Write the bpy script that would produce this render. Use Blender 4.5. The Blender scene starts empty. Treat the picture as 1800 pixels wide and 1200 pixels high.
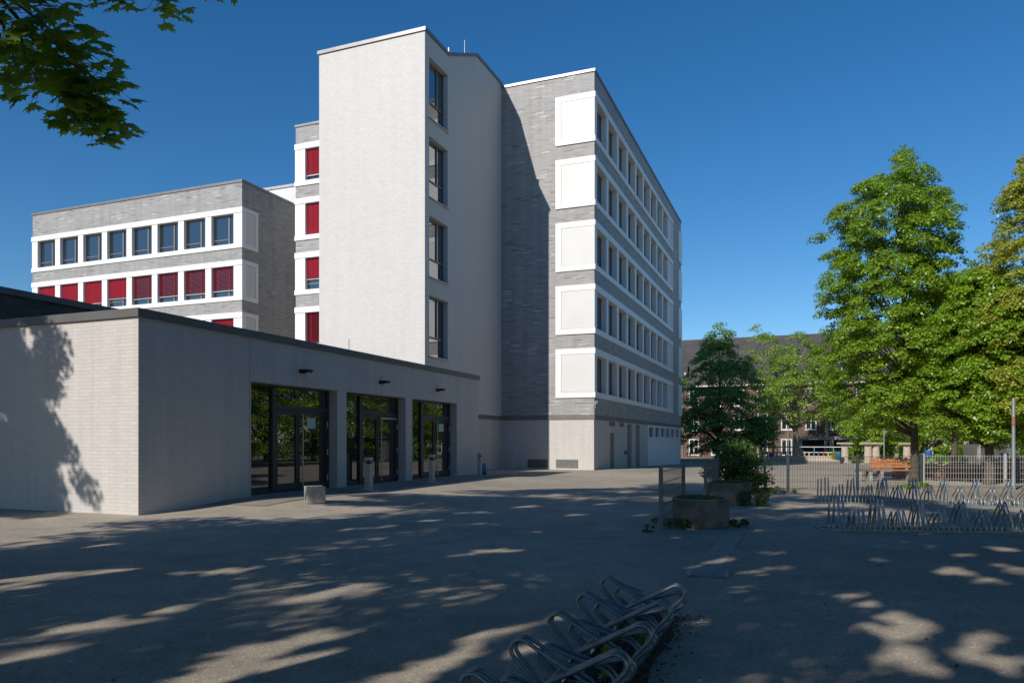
import bpy, math, random
import numpy as np
from mathutils import Vector, Matrix

R = math.radians
random.seed(7)
C = bpy.data.collections.new("place")
bpy.context.scene.collection.children.link(C)

# ------------------------------------------------------------------ frames
ANG = math.atan2(515, 1300)
SA, CA = math.sin(ANG), math.cos(ANG)
def W(lx, ly):                      # building grid -> world
    return (CA*lx + SA*ly, -SA*lx + CA*ly)
def LOC(X, Y):                      # world -> building grid
    return (CA*X - SA*Y, SA*X + CA*Y)
def smooth(a, b, x):
    t = min(1, max(0, (x-a)/(b-a)))
    return t*t*(3-2*t)
def gz(X, Y):                       # height of the ground
    lx, ly = LOC(X, Y)
    z = 0.0
    if ly > 42:
        z -= .53*min(1, (ly-42)/28) + (.42*min(1, (ly-70)/44) if ly > 70 else 0)
    k = smooth(12.4, 15.6, ly)*(1-smooth(28.4, 32.5, ly))*smooth(-17, -14.5, lx)*(1-smooth(-12.4, -8.5, lx))
    z += .15*k
    return z
EYE = 1.65
def at(px, py, Y):                  # where something seen at this spot stands, Y metres away
    return ((px-900)/1300*Y, Y, EYE-(py-774)/1300*Y)

# ------------------------------------------------------------------ objects
def link(o, parent=None):
    C.objects.link(o)
    if parent is not None:
        o.parent = parent
    return o
def tag(o, label=None, cat=None, group=None, kind=None):
    if label: o['label'] = label
    if cat: o['category'] = cat
    if group: o['group'] = group
    if kind: o['kind'] = kind
    return o
def empty(name, loc, rz=0.0):
    o = bpy.data.objects.new(name, None)
    o.empty_display_size = .3
    o.location = loc
    o.rotation_euler = (0, 0, rz)
    return link(o)
def part(name, mesh, parent, loc=(0, 0, 0), rz=0.0):
    o = bpy.data.objects.new(name, mesh)
    o.location = loc
    o.rotation_euler = (0, 0, rz)
    return link(o, parent)
def children(o):
    return [c for c in C.objects if c.parent == o]
def copy_tree(o, parent=None):
    kids = children(o)
    c = o.copy()
    C.objects.link(c)
    c.parent = parent
    for k in kids:
        copy_tree(k, c)
    return c

class MB:
    def __init__(s):
        s.v, s.f = [], []
        s.smooth = []
    def add(s, vs, fs, sm=False):
        b = len(s.v)
        s.v += [tuple(p) for p in vs]
        for f in fs:
            s.f.append([b+i for i in f])
            s.smooth.append(sm)
        return s
    def box(s, x0, x1, y0, y1, z0, z1):
        if x0 > x1: x0, x1 = x1, x0
        if y0 > y1: y0, y1 = y1, y0
        v = [(x0,y0,z0),(x1,y0,z0),(x1,y1,z0),(x0,y1,z0),(x0,y0,z1),(x1,y0,z1),(x1,y1,z1),(x0,y1,z1)]
        return s.add(v, [(0,3,2,1),(4,5,6,7),(0,1,5,4),(1,2,6,5),(2,3,7,6),(3,0,4,7)])
    def obox(s, c, u, v, w, a, b, h):   # oriented box: centre, axes, half sizes
        c, u, v, w = Vector(c), Vector(u).normalized()*a, Vector(v).normalized()*b, Vector(w).normalized()*h
        p = [c+i*u+j*v+k*w for k in (-1,1) for (i,j) in ((-1,-1),(1,-1),(1,1),(-1,1))]
        return s.add(p, [(0,3,2,1),(4,5,6,7),(0,1,5,4),(1,2,6,5),(2,3,7,6),(3,0,4,7)])
    def prism_x(s, poly, x0, x1):       # poly in (y, z), counter-clockwise seen from +x
        n = len(poly)
        v = [(x0,y,z) for y,z in poly]+[(x1,y,z) for y,z in poly]
        fs = [tuple(range(n-1,-1,-1)), tuple(range(n, 2*n))]
        fs += [(i, (i+1)%n, n+(i+1)%n, n+i) for i in range(n)]
        return s.add(v, fs)
    def prism_y(s, poly, y0, y1):       # poly in (x, z), counter-clockwise seen from -y
        n = len(poly)
        v = [(x,y0,z) for x,z in poly]+[(x,y1,z) for x,z in poly]
        fs = [tuple(range(n)), tuple(range(2*n-1, n-1, -1))]
        fs += [(i, n+i, n+(i+1)%n, (i+1)%n) for i in range(n)]
        return s.add(v, fs)
    def tube(s, path, r, n=8, caps=True, sm=True):
        P = [Vector(p) for p in path]
        rr = r if isinstance(r, (list, tuple)) else [r]*len(P)
        vs, fs = [], []
        up = None
        for i, p in enumerate(P):
            d = (P[min(i+1, len(P)-1)]-P[max(i-1, 0)]).normalized()
            if up is None:
                ref = Vector((0,0,1)) if abs(d.z) < .9 else Vector((1,0,0))
                up = (ref - d*ref.dot(d)).normalized()
            else:
                up = (up - d*up.dot(d)).normalized()
            sd = d.cross(up)
            for k in range(n):
                a = 2*math.pi*k/n
                vs.append(p + (up*math.cos(a)+sd*math.sin(a))*rr[i])
        for i in range(len(P)-1):
            for k in range(n):
                fs.append((i*n+k, (i+1)*n+k, (i+1)*n+(k+1)%n, i*n+(k+1)%n))
        s.add(vs, fs, sm)
        if caps:
            s.add([vs[k] for k in range(n)], [tuple(range(n))])
            s.add([vs[-n+k] for k in range(n)], [tuple(range(n-1,-1,-1))])
        return s
    def lathe(s, prof, n=32, c=(0,0), sm=True):   # prof: (r, z)
        vs = [(c[0]+r*math.cos(2*math.pi*k/n), c[1]+r*math.sin(2*math.pi*k/n), z) for r,z in prof for k in range(n)]
        fs = [(i*n+k, i*n+(k+1)%n, (i+1)*n+(k+1)%n, (i+1)*n+k) for i in range(len(prof)-1) for k in range(n)]
        return s.add(vs, fs, sm)
    def mesh(s, name, mat):
        m = bpy.data.meshes.new(name)
        m.from_pydata(s.v, [], s.f)
        m.materials.append(mat)
        uv = m.uv_layers.new(name="metres")
        m.polygons.foreach_set("use_smooth", s.smooth)
        m.update()
        nv = np.array(s.v, dtype=np.float32)
        li = np.zeros(len(m.loops), dtype=np.int32); m.loops.foreach_get("vertex_index", li)
        nrm = np.zeros(len(m.polygons)*3, dtype=np.float32); m.polygons.foreach_get("normal", nrm)
        nrm = np.abs(nrm.reshape(-1,3))
        tot = np.zeros(len(m.polygons), dtype=np.int32); m.polygons.foreach_get("loop_total", tot)
        ax = np.repeat(np.argmax(nrm, axis=1), tot)
        co = nv[li]
        U = np.where(ax==0, co[:,1], co[:,0]); V = np.where(ax==2, co[:,1], co[:,2])
        uv.data.foreach_set("uv", np.stack([U,V],1).astype(np.float32).ravel())
        return m
    def build(s, name, mat, parent=None, loc=(0,0,0), rz=0.0):
        return part(name, s.mesh(name, mat), parent, loc, rz)

# ------------------------------------------------------------------ materials
MATS = {}
class NT:
    def __init__(s, name):
        s.m = bpy.data.materials.new(name)
        s.m.use_nodes = True
        s.t = s.m.node_tree
        s.b = s.t.nodes["Principled BSDF"]
        s.out = s.t.nodes["Material Output"]
    def n(s, typ, **kw):
        nd = s.t.nodes.new(typ)
        for k, v in kw.items():
            setattr(nd, k, v)
        return nd
    def l(s, a, b):
        s.t.links.new(a, b)
    def math(s, op, a, b=None):
        nd = s.n("ShaderNodeMath", operation=op)
        for i, x in enumerate((a, b)):
            if x is None: continue
            if isinstance(x, (int, float)): nd.inputs[i].default_value = x
            else: s.l(x, nd.inputs[i])
        return nd.outputs[0]
    def ramp(s, fac, stops):
        nd = s.n("ShaderNodeValToRGB")
        e = nd.color_ramp.elements
        while len(e) < len(stops): e.new(.5)
        for k, (p, c) in enumerate(stops):
            e[k].position = p
            e[k].color = (*c, 1) if len(c) == 3 else c
        s.l(fac, nd.inputs[0])
        return nd.outputs[0]
    def mix(s, fac, a, b, blend='MIX'):
        nd = s.n("ShaderNodeMix", data_type='RGBA', blend_type=blend)
        for sock, x in ((nd.inputs[0], fac), (nd.inputs[6], a), (nd.inputs[7], b)):
            if isinstance(x, (int, float)): sock.default_value = x
            elif isinstance(x, tuple): sock.default_value = (*x, 1)
            else: s.l(x, sock)
        return nd.outputs[2]
    def noise(s, vec, scale, detail=3, rough=.55):
        nd = s.n("ShaderNodeTexNoise")
        nd.inputs["Scale"].default_value = scale
        nd.inputs["Detail"].default_value = detail
        nd.inputs["Roughness"].default_value = rough
        if vec is not None: s.l(vec, nd.inputs["Vector"])
        return nd.outputs[0]
    def bump(s, h, strength, dist=.02):
        nd = s.n("ShaderNodeBump")
        nd.inputs["Strength"].default_value = strength
        nd.inputs["Distance"].default_value = dist
        s.l(h, nd.inputs["Height"])
        s.l(nd.outputs[0], s.b.inputs["Normal"])
    def set(s, **kw):
        for k, v in kw.items():
            s.b.inputs[k.replace('_', ' ')].default_value = v

def plain(name, col, rough=.6, metal=0.0, var=.12, scale=3.0, bump=0.0):
    t = NT(name)
    tc = t.n("ShaderNodeTexCoord").outputs["Object"]
    a = t.noise(tc, scale, 5)
    lo = tuple(c*(1-var) for c in col); hi = tuple(min(1, c*(1+var)) for c in col)
    t.l(t.ramp(a, [(.3, lo), (.7, hi)]), t.b.inputs["Base Color"])
    t.set(Roughness=rough, Metallic=metal)
    if bump:
        t.bump(t.noise(tc, scale*14, 4), bump, .01)
    MATS[name] = t.m
    return t.m

def brick(name, bw, rh, cols, mortar, ms=.007, bump=.5, offset=.5, rough=.75, stain=.12):
    """running-bond brickwork on metre UVs; every brick has its own tone from cols (ramp stops)"""
    t = NT(name)
    uv = t.n("ShaderNodeUVMap", uv_map="metres").outputs[0]
    sp = t.n("ShaderNodeSeparateXYZ"); t.l(uv, sp.inputs[0])
    row = t.math('DIVIDE', sp.outputs[1], rh)
    ri = t.math('FLOOR', row)
    sh = t.math('FRACT', t.math('MULTIPLY', ri, offset))
    col = t.math('ADD', t.math('DIVIDE', sp.outputs[0], bw), sh)
    ci = t.math('FLOOR', col)
    cb = t.n("ShaderNodeCombineXYZ"); t.l(ci, cb.inputs[0]); t.l(ri, cb.inputs[1])
    wn = t.n("ShaderNodeTexWhiteNoise", noise_dimensions='2D'); t.l(cb.outputs[0], wn.inputs["Vector"])
    base = t.ramp(wn.outputs["Value"], cols)
    fu = t.math('FRACT', col); fv = t.math('FRACT', row)
    du = t.math('MULTIPLY', t.math('MINIMUM', fu, t.math('SUBTRACT', 1, fu)), bw)
    dv = t.math('MULTIPLY', t.math('MINIMUM', fv, t.math('SUBTRACT', 1, fv)), rh)
    d = t.math('MINIMUM', du, dv)
    mk = t.n("ShaderNodeMapRange", interpolation_type='SMOOTHSTEP'); t.l(d, mk.inputs[0])
    mk.inputs[1].default_value = ms*.35; mk.inputs[2].default_value = ms*1.0
    c = t.mix(mk.outputs[0], mortar, base)
    big = t.noise(uv, .35, 4)
    c = t.mix(1.0, c, t.ramp(big, [(.25, (1-stain,)*3), (.75, (1.0, 1.0, 1.0))]), 'MULTIPLY')
    mp = t.n("ShaderNodeMapping"); mp.inputs["Scale"].default_value = (2.4, .09, 1); t.l(uv, mp.inputs["Vector"])
    c = t.mix(1.0, c, t.ramp(t.noise(mp.outputs[0], 1.0, 6, .65), [(.34, (1-stain*1.1, 1-stain*1.15, 1-stain*1.2)), (.58, (1.0, 1.0, 1.0))]), 'MULTIPLY')
    t.l(c, t.b.inputs["Base Color"])
    fine = t.noise(uv, 60, 3)
    h = t.math('ADD', t.math('ADD', mk.outputs[0], t.math('MULTIPLY', wn.outputs["Value"], .45)), t.math('MULTIPLY', fine, .3))
    t.bump(h, bump, .012)
    t.set(Roughness=rough)
    MATS[name] = t.m
    return t.m

WHITE_BRICK = brick('white_brick', .25, .083, [(0, (.51,.485,.462)), (.5, (.53,.504,.48)), (1, (.55,.523,.498))], (.465,.442,.42), .009, .35, .5, .6, .10)
TOWER_BRICK = brick('tower_brick', .25, .083, [(0, (.535,.522,.503)), (.5, (.56,.546,.527)), (1, (.58,.566,.546))], (.485,.472,.455), .009, .3, .25, .6, .035)
GREY_BRICK = brick('grey_brick', .52, .062, [(0, (.19,.187,.185)), (.05, (.26,.256,.253)), (.10, (.325,.32,.316)), (.55, (.36,.355,.351)), (.965, (.395,.39,.385)), (.982, (.52,.515,.505)), (1, (.66,.65,.64))], (.285,.281,.277), .008, .6, .37, .55, .14)
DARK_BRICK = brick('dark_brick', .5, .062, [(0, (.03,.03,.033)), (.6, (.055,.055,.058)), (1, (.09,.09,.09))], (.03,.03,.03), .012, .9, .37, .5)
OLD_BRICK = brick('old_brick', .26, .078, [(0, (.11,.066,.056)), (.5, (.19,.108,.088)), (1, (.28,.16,.125))], (.11,.095,.085), .01, .6, .5, .85, .3)

WHITE = plain('white_panel', (.74,.74,.73), .45, 0, .03, .7)
INFILL = plain('infill_panel', (.60,.60,.595), .5, 0, .05, .5)
OLDFRAME = plain('old_window_paint', (.55,.55,.53), .6, 0, .1, 2)
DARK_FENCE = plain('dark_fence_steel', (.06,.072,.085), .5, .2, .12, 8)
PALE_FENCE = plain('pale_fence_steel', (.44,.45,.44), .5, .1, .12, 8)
RAIL = plain('blind_rail', (.42,.42,.41), .5, .2, .05, 4)
COPING = plain('coping_metal', (.20,.205,.21), .4, .4, .12, 1.5)
COPING_DARK = plain('coping_dark', (.11,.108,.104), .5, .2, .12, 1.5)
COPING_LIGHT = plain('coping_light', (.36,.37,.37), .4, .4, .1, 1.5)
ALU = plain('window_aluminium', (.17,.165,.155), .4, .3, .1, 4)
ALU_DARK = plain('door_aluminium', (.040,.044,.050), .4, .2, .1, 4)
BAND = plain('dark_band', (.15,.143,.135), .7, 0, .12, 2)
STEEL = plain('stainless', (.42,.41,.39), .38, .85, .15, 6)
GALV = plain('galvanised_steel', (.34,.38,.40), .42, .6, .22, 16)
GALV_RACK = plain('rack_steel', (.20,.235,.255), .38, .65, .28, 12)
GALV_BLUE = plain('galvanised_post', (.125,.145,.158), .5, .4, .2, 10)
CONCRETE = plain('concrete', (.30,.29,.27), .85, 0, .28, 4, .4)
CONCRETE_DK = plain('weathered_concrete', (.17,.155,.13), .9, 0, .45, 3.2, .6)
BOLLARD = plain('bollard_paint', (.44,.40,.345), .5, 0, .08, 6)
STONE = plain('pale_stone', (.42,.36,.28), .85, 0, .2, 4, .4)
GREYDOOR = plain('grey_door', (.19,.175,.16), .5, .1, .06, 2)
VENT = plain('vent_metal', (.16,.165,.16), .5, .4, .1, 5)
BLACK = plain('black_metal', (.018,.018,.02), .5, .2, .2, 5)
WOOD = plain('orange_wood', (.42,.17,.06), .6, 0, .25, 8)
BROWNWOOD = plain('brown_wood', (.19,.085,.055), .7, 0, .3, 6)
GREYWOOD = plain('grey_planks', (.13,.135,.14), .75, 0, .2, 3)
BLUE = plain('blue_plastic', (.03,.16,.42), .45, 0, .1, 4)
REDP = plain('red_paint', (.45,.05,.04), .5, 0, .1, 4)
RUST = plain('rust', (.26,.11,.07), .8, 0, .3, 8)
YELP = plain('yellow_paint', (.55,.38,.05), .5, 0, .1, 4)
BLIND = plain('red_blind', (.40,.018,.040), .5, 0, .06, 2)
SLATE = plain('slate_roof', (.060,.055,.055), .7, 0, .25, .5, .3)
BARK = plain('bark', (.085,.068,.05), .9, 0, .4, 7, .9)
BARK_PALE = plain('pale_bark', (.26,.23,.165), .9, 0, .35, 5, .7)
SOIL = plain('soil', (.075,.058,.042), 1, 0, .4, 9, .8)
PAPER = plain('notice_paper', (.45,.60,.58), .6, 0, .02, 4)
WHITEPAINT = plain('white_paint', (.62,.60,.56), .7, 0, .15, 3)
PAVER = plain('pavers', (.33,.295,.245), .92, 0, .18, 6, .5)
FABRIC = plain('white_sack', (.55,.52,.46), .8, 0, .2, 4)

def glass(name, col, ior=1.9, rough=.02, wav=.0):
    t = NT(name)
    t.set(Base_Color=(*col, 1), Roughness=rough, IOR=ior)
    if wav:
        tc = t.n("ShaderNodeTexCoord").outputs["Object"]
        t.bump(t.noise(tc, 1.3, 2), wav, .01)
    MATS[name] = t.m
    return t.m
TOWERGLASS = glass('coated_glass', (.02,.03,.035), 3.4, .015, .02)
GLASS = glass('dark_glass', (.014,.018,.022), 2.6, .015, .02)
DOORGLASS = glass('door_glass', (.006,.008,.008), 2.3, .01, .012)

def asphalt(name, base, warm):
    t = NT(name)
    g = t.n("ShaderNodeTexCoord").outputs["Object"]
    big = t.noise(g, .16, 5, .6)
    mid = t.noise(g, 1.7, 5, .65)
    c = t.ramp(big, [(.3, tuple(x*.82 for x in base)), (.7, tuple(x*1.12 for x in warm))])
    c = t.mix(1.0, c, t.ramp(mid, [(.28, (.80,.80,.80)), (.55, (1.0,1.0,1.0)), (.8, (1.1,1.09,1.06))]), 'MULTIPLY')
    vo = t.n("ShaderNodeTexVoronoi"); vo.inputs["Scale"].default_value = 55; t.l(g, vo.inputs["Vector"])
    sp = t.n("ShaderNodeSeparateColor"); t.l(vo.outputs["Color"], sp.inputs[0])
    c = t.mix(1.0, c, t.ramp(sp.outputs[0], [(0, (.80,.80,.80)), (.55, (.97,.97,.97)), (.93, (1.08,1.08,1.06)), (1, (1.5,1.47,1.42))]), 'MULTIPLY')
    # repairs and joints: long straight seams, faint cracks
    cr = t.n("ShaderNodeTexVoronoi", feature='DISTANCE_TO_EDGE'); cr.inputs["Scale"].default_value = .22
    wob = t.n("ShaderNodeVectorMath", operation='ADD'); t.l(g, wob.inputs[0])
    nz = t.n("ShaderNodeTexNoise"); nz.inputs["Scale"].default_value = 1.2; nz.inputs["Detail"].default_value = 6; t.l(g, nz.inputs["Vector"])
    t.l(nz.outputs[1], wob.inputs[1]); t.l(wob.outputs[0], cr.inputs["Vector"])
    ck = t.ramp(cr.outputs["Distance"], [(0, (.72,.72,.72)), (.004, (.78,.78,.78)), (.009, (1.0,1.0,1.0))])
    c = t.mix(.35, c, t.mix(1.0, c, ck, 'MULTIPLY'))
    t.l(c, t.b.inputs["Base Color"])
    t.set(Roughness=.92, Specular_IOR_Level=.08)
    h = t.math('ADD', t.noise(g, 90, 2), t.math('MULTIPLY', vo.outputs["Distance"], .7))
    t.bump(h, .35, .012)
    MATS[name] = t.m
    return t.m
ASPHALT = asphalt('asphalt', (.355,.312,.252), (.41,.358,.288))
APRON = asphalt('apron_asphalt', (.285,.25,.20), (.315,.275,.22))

def leafmat(name, a, b, trans=.35, tcol=None, rough=.45):
    t = NT(name)
    ge = t.n("ShaderNodeNewGeometry")
    c = t.ramp(ge.outputs["Random Per Island"], [(0, a), (1, b)])
    t.l(c, t.b.inputs["Base Color"])
    t.set(Roughness=rough)
    tr = t.n("ShaderNodeBsdfTranslucent")
    tc = t.mix(.5, c, tcol or tuple(x*1.6 for x in b))
    t.l(tc, tr.inputs[0])
    mx = t.n("ShaderNodeMixShader"); mx.inputs[0].default_value = trans
    t.l(t.b.outputs[0], mx.inputs[1]); t.l(tr.outputs[0], mx.inputs[2])
    t.l(mx.outputs[0], t.out.inputs[0])
    MATS[name] = t.m
    return t.m
LIME = leafmat('lime_leaf', (.095,.185,.010), (.29,.43,.038), .44, None, .36)
LIME2 = leafmat('bright_leaf', (.115,.225,.013), (.31,.46,.042), .44, None, .36)
YELLOWGREEN = leafmat('yellow_leaf', (.19,.24,.018), (.44,.46,.07), .42, None, .4)
OLIVE = leafmat('olive_leaf', (.13,.22,.020), (.30,.43,.06), .42)
DARKLEAF = leafmat('dark_leaf', (.10,.20,.045), (.21,.36,.085), .42)
MAPLE = leafmat('maple_leaf', (.022,.055,.010), (.06,.12,.022), .38, (.10,.20,.02))
HANGING = leafmat('hanging_maple_leaf', (.10,.19,.02), (.22,.36,.045), .6, (.34,.55,.05))
SHRUB = leafmat('shrub_leaf', (.035,.09,.014), (.11,.20,.03), .35)
GRASS = leafmat('grass_blade', (.04,.09,.012), (.11,.19,.03), .3)
LITTER = leafmat('litter_leaf', (.05,.035,.018), (.12,.09,.04), .1)

# ------------------------------------------------------------------ foliage
def leaf_mesh(name, pos, nrm, size, mat, rng, asp=.72, fold=.22):
    N = len(pos)
    nrm = nrm/np.linalg.norm(nrm, axis=1, keepdims=True)
    rv = rng.normal(size=(N,3)); rv[:,2] -= .5
    t = rv - nrm*np.sum(rv*nrm, 1, keepdims=True)
    t /= np.linalg.norm(t, axis=1, keepdims=True)+1e-9
    b = np.cross(nrm, t)
    s = (size*rng.uniform(.65, 1.25, N))[:,None]
    base = pos - t*s*.5
    tip = pos + t*s*.5 - nrm*s*fold*.5
    l = pos - t*s*.06 + b*s*asp*.5 + nrm*s*fold*.5
    r = pos - t*s*.06 - b*s*asp*.5 + nrm*s*fold*.5
    V = np.stack([base, r, tip, l], 1).reshape(-1,3).astype(np.float32)
    m = bpy.data.meshes.new(name)
    m.vertices.add(4*N); m.loops.add(4*N); m.polygons.add(N)
    m.vertices.foreach_set("co", V.ravel())
    m.loops.foreach_set("vertex_index", np.arange(4*N, dtype=np.int32))
    m.polygons.foreach_set("loop_start", np.arange(0, 4*N, 4, dtype=np.int32))
    m.polygons.foreach_set("loop_total", np.full(N, 4, dtype=np.int32))
    m.materials.append(mat)
    m.update(calc_edges=True)
    return m

def env_at(env, z):
    zs = [e[0] for e in env]
    return [float(np.interp(z, zs, [e[k] for e in env])) for k in (1, 2, 3)]

def make_crown(env, nclump, per, leaf, clump, seed, mat, flat=.42, inner=.38, keep=None, gaps=None):
    """env: (height, radius, axis dx, axis dy) from below to the top; returns mesh + clump centres"""
    rng = np.random.default_rng(seed)
    zs = np.linspace(env[0][0], env[-1][0], 60)
    w = np.array([max(.05, env_at(env, z)[0])**1.25 for z in zs]); w /= w.sum()
    cs = []
    lump = rng.uniform(0, 6.28, 6)
    tries = 0
    while len(cs) < nclump and tries < nclump*30:
        tries += 1
        z = float(rng.choice(zs, p=w)) + rng.uniform(-.2, .2)
        r, ox, oy = env_at(env, z)
        th = rng.uniform(0, 6.28)
        rr = r*(1 + .16*math.sin(3*th+lump[0]+z*.9)*.6 + .10*math.sin(5*th+lump[1]-z*1.7) + .09*math.sin(2.6*z+lump[2]))
        rad = rr*(rng.uniform(0,1)**inner)
        p = np.array([ox+rad*math.cos(th), oy+rad*math.sin(th), z])
        a = clump*rng.uniform(.6, 1.3)
        if any(np.sum((p-q[0])**2) < (.42*(a+q[1])*.8)**2 for q in cs[-80:]): continue
        if keep is not None and not keep(p, a): continue
        cs.append((p, a))
    P, Nn = [], []
    for p, a in cs:
        r, ox, oy = env_at(env, p[2])
        out = np.array([p[0]-ox, p[1]-oy, 0.0]); on = np.linalg.norm(out)+1e-6; out /= on
        n = max(8, int(per*(a/clump)**2*rng.uniform(.6, 1.3)))
        d = rng.normal(size=(n,3)); d /= np.linalg.norm(d, axis=1, keepdims=True)
        d *= (rng.uniform(0,1,(n,1))**.42)
        q = d*np.array([a,a,a*flat])
        h = q@out
        q[:,2] -= (.38 if flat < .45 else .3)*h*(1 if on > .3*r else .4) + .10*(h**2)/a
        P.append(p+q)
        nn = d*np.array([.7,.7,.9]) + out*.35 + np.array([0,0,.65]) + rng.normal(size=(n,3))*.42
        Nn.append(nn)
    P = np.concatenate(P); Nn = np.concatenate(Nn)
    if gaps is not None:
        k = cut_gaps(P, gaps, rng)
        P, Nn = P[k], Nn[k]
    return leaf_mesh('crown', P, Nn, leaf, mat, rng), cs

def make_trunk(height, r0, env, cs, seed, bark, nlimb=45, lean=(0,0), z0=-.15):
    rng = np.random.default_rng(seed+99)
    m = MB()
    top = height*.93
    def axis(z):
        k = z/height
        r, ox, oy = env_at(env, max(env[0][0], z))
        kk = smooth(env[0][0]*.6, env[-1][0], z)
        return Vector((ox*kk + lean[0]*k*(1-kk) + .05*math.sin(z*1.1+seed), oy*kk + lean[1]*k*(1-kk)+.05*math.cos(z*.9+seed), z))
    zs = [z0, .12, .45] + list(np.linspace(1.0, top, 14))
    rad = [r0*1.55, r0*1.25, r0*1.06] + [r0*max(.09, (1-(z/top))**.85) for z in np.linspace(1.0, top, 14)]
    m.tube([axis(z) if z > .5 else Vector((axis(.5).x*z/.5, axis(.5).y*z/.5, z)) for z in zs], rad, 10)
    order = list(range(len(cs))); rng.shuffle(order)
    for i in order[:nlimb]:
        p, a = cs[i]
        p = Vector(p)
        hd = math.hypot(p.x, p.y)
        zb = min(top*.96, max(env[0][0]*.75, p.z - .25*(p.z-env[0][0]) - hd*.55))
        s = axis(zb)
        mid = s.lerp(p, .5) + Vector((rng.uniform(-.12,.12), rng.uniform(-.12,.12), .08*hd))
        rb = max(.012, r0*.42*max(.12, 1-zb/top))
        m.tube([s, s.lerp(mid,.5)+Vector((0,0,.03*hd)), mid, mid.lerp(p,.55)+Vector((0,0,.03*hd)), p], [rb, rb*.8, rb*.6, rb*.4, rb*.15], 6, False)
    return m.mesh('trunk', bark)

def tree(loc, env, nclump, per, leaf, clump, seed, leafm, bark, r0, label, group=None, name='tree', nlimb=45, lean=(0,0), keep=None, flat=.42, inner=.38, cat='tree', gaps=False):
    root = empty(name, loc)
    tag(root, label, cat, group)
    cm, cs = make_crown(env, nclump, per, leaf, clump, seed, leafm, flat, inner, keep, loc if gaps else None)
    part('trunk', make_trunk(env[-1][0], r0, env, cs, seed, bark, nlimb, lean), root)
    part('crown', cm, root)
    return root, cs

def bush(loc, rx, ry, rz_, n, leaf, seed, mat, label, name='shrub', cat='shrub', group=None, stems=7):
    rng = np.random.default_rng(seed)
    root = empty(name, loc)
    tag(root, label, cat, group)
    P, Nn = [], []
    ncl = max(6, n//90)
    m = MB()
    for i in range(ncl):
        th = rng.uniform(0, 6.28); u = rng.uniform(.0, 1)**.5; h = rng.uniform(.12, 1)
        k = math.sqrt(max(.05, 1-(h-.35)**2/.60)) if h > .35 else .75+.7*h
        c = np.array([rx*u*k*math.cos(th), ry*u*k*math.sin(th), rz_*h*(1-.25*u*u)])
        a = .34*min(rx, ry, rz_)*rng.uniform(.7, 1.35)
        d = rng.normal(size=(n//ncl,3)); d /= np.linalg.norm(d, axis=1, keepdims=True); d *= rng.uniform(0,1,(n//ncl,1))**.4
        P.append(c + d*np.array([a,a,a*.75])); Nn.append(d + np.array([0,0,.8]) + rng.normal(size=d.shape)*.4)
        if i < stems:
            m.tube([(c[0]*.15, c[1]*.15, -.05), (c[0]*.5, c[1]*.5, c[2]*.55), tuple(c)], [.02, .012, .004], 5, False)
    P = np.concatenate(P); P[:,2] = np.maximum(P[:,2], .02)
    part('foliage', leaf_mesh('foliage', P, np.concatenate(Nn), leaf, mat, rng), root)
    m.build('stem', BARK, root)
    return root

# sun patches on the asphalt; leaves on their sun rays are cut away: (right, forward, radius)
SUN_PATCHES = [(3.44,6.38,0.26), (3.55,6.90,0.20), (3.19,6.58,0.12), (3.08,5.49,0.21), (3.03,5.70,0.21), (3.90,6.11,0.18), (3.51,5.70,0.14), (3.62,5.42,0.20), (3.62,7.72,0.20), (3.69,7.50,0.14), (5.64,9.29,0.28), (5.63,8.72,0.23), (6.50,9.49,0.28), (7.52,11.23,0.23), (6.57,10.67,0.16), (6.56,11.53,0.11), (5.08,10.17,0.14), (3.07,9.17,0.18), (2.57,8.16,0.15), (3.43,9.49,0.18), (3.83,10.83,0.16), (2.97,10.17,0.18), (2.50,9.84,0.17), (3.29,7.92,0.09), (1.85,6.68,0.09), (13.69,22.82,0.23), (12.76,20.24,0.23), (8.50,21.24,0.18), (6.66,18.03,0.21), (7.33,17.02,0.16), (7.81,22.82,0.16), (2.80,12.54,0.11), (3.33,13.75,0.11), (-5.75,8.79,0.29), (-5.45,9.09,0.28), (-5.04,9.37,0.23), (-5.56,8.22,0.19), (-3.74,6.48,0.21), (-3.65,6.68,0.13), (-3.69,5.70,0.17), (-3.65,5.86,0.12), (-3.32,7.20,0.13), (-3.21,7.45,0.09), (-3.29,6.79,0.09), (-1.99,7.83,0.24), (-1.77,8.22,0.19), (-1.69,8.44,0.12), (-1.89,5.86,0.29), (-1.98,5.49,0.29), (-1.67,6.03,0.19), (-2.06,5.16,0.25), (-1.60,5.49,0.19), (-1.32,5.70,0.14), (-0.65,5.28,0.19), (-0.43,5.56,0.19), (-0.78,5.10,0.19), (-0.15,6.35,0.18), (0.02,6.42,0.11), (-0.32,6.03,0.12), (-4.09,9.17,0.17), (-3.64,9.29,0.21), (-3.33,9.62,0.11), (-0.34,11.06,0.21), (0.00,11.06,0.16), (-0.66,10.67,0.14), (-3.28,12.54,0.16), (-2.96,13.75,0.18), (-2.40,14.21,0.18), (-1.64,15.21,0.18), (-0.79,17.02,0.23), (0.43,18.49,0.23), (1.39,16.37,0.21), (2.38,19.32,0.23), (1.38,22.34,0.25), (3.63,23.57,0.23), (-3.20,10.41,0.11), (-5.08,10.17,0.14), (-7.66,11.85,0.23), (-8.16,12.19,0.23), (-6.46,11.66,0.18), (-1.24,8.06,0.08), (1.06,12.54,0.16), (1.59,12.92,0.11), (0.51,13.32,0.16), (2.90,16.37,0.16), (0.53,6.90,0.14), (0.18,5.86,0.14)]
SUN_DIR = np.array([-.5364, -.6634, .5225]); SUN_DIR /= np.linalg.norm(SUN_DIR)
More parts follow.
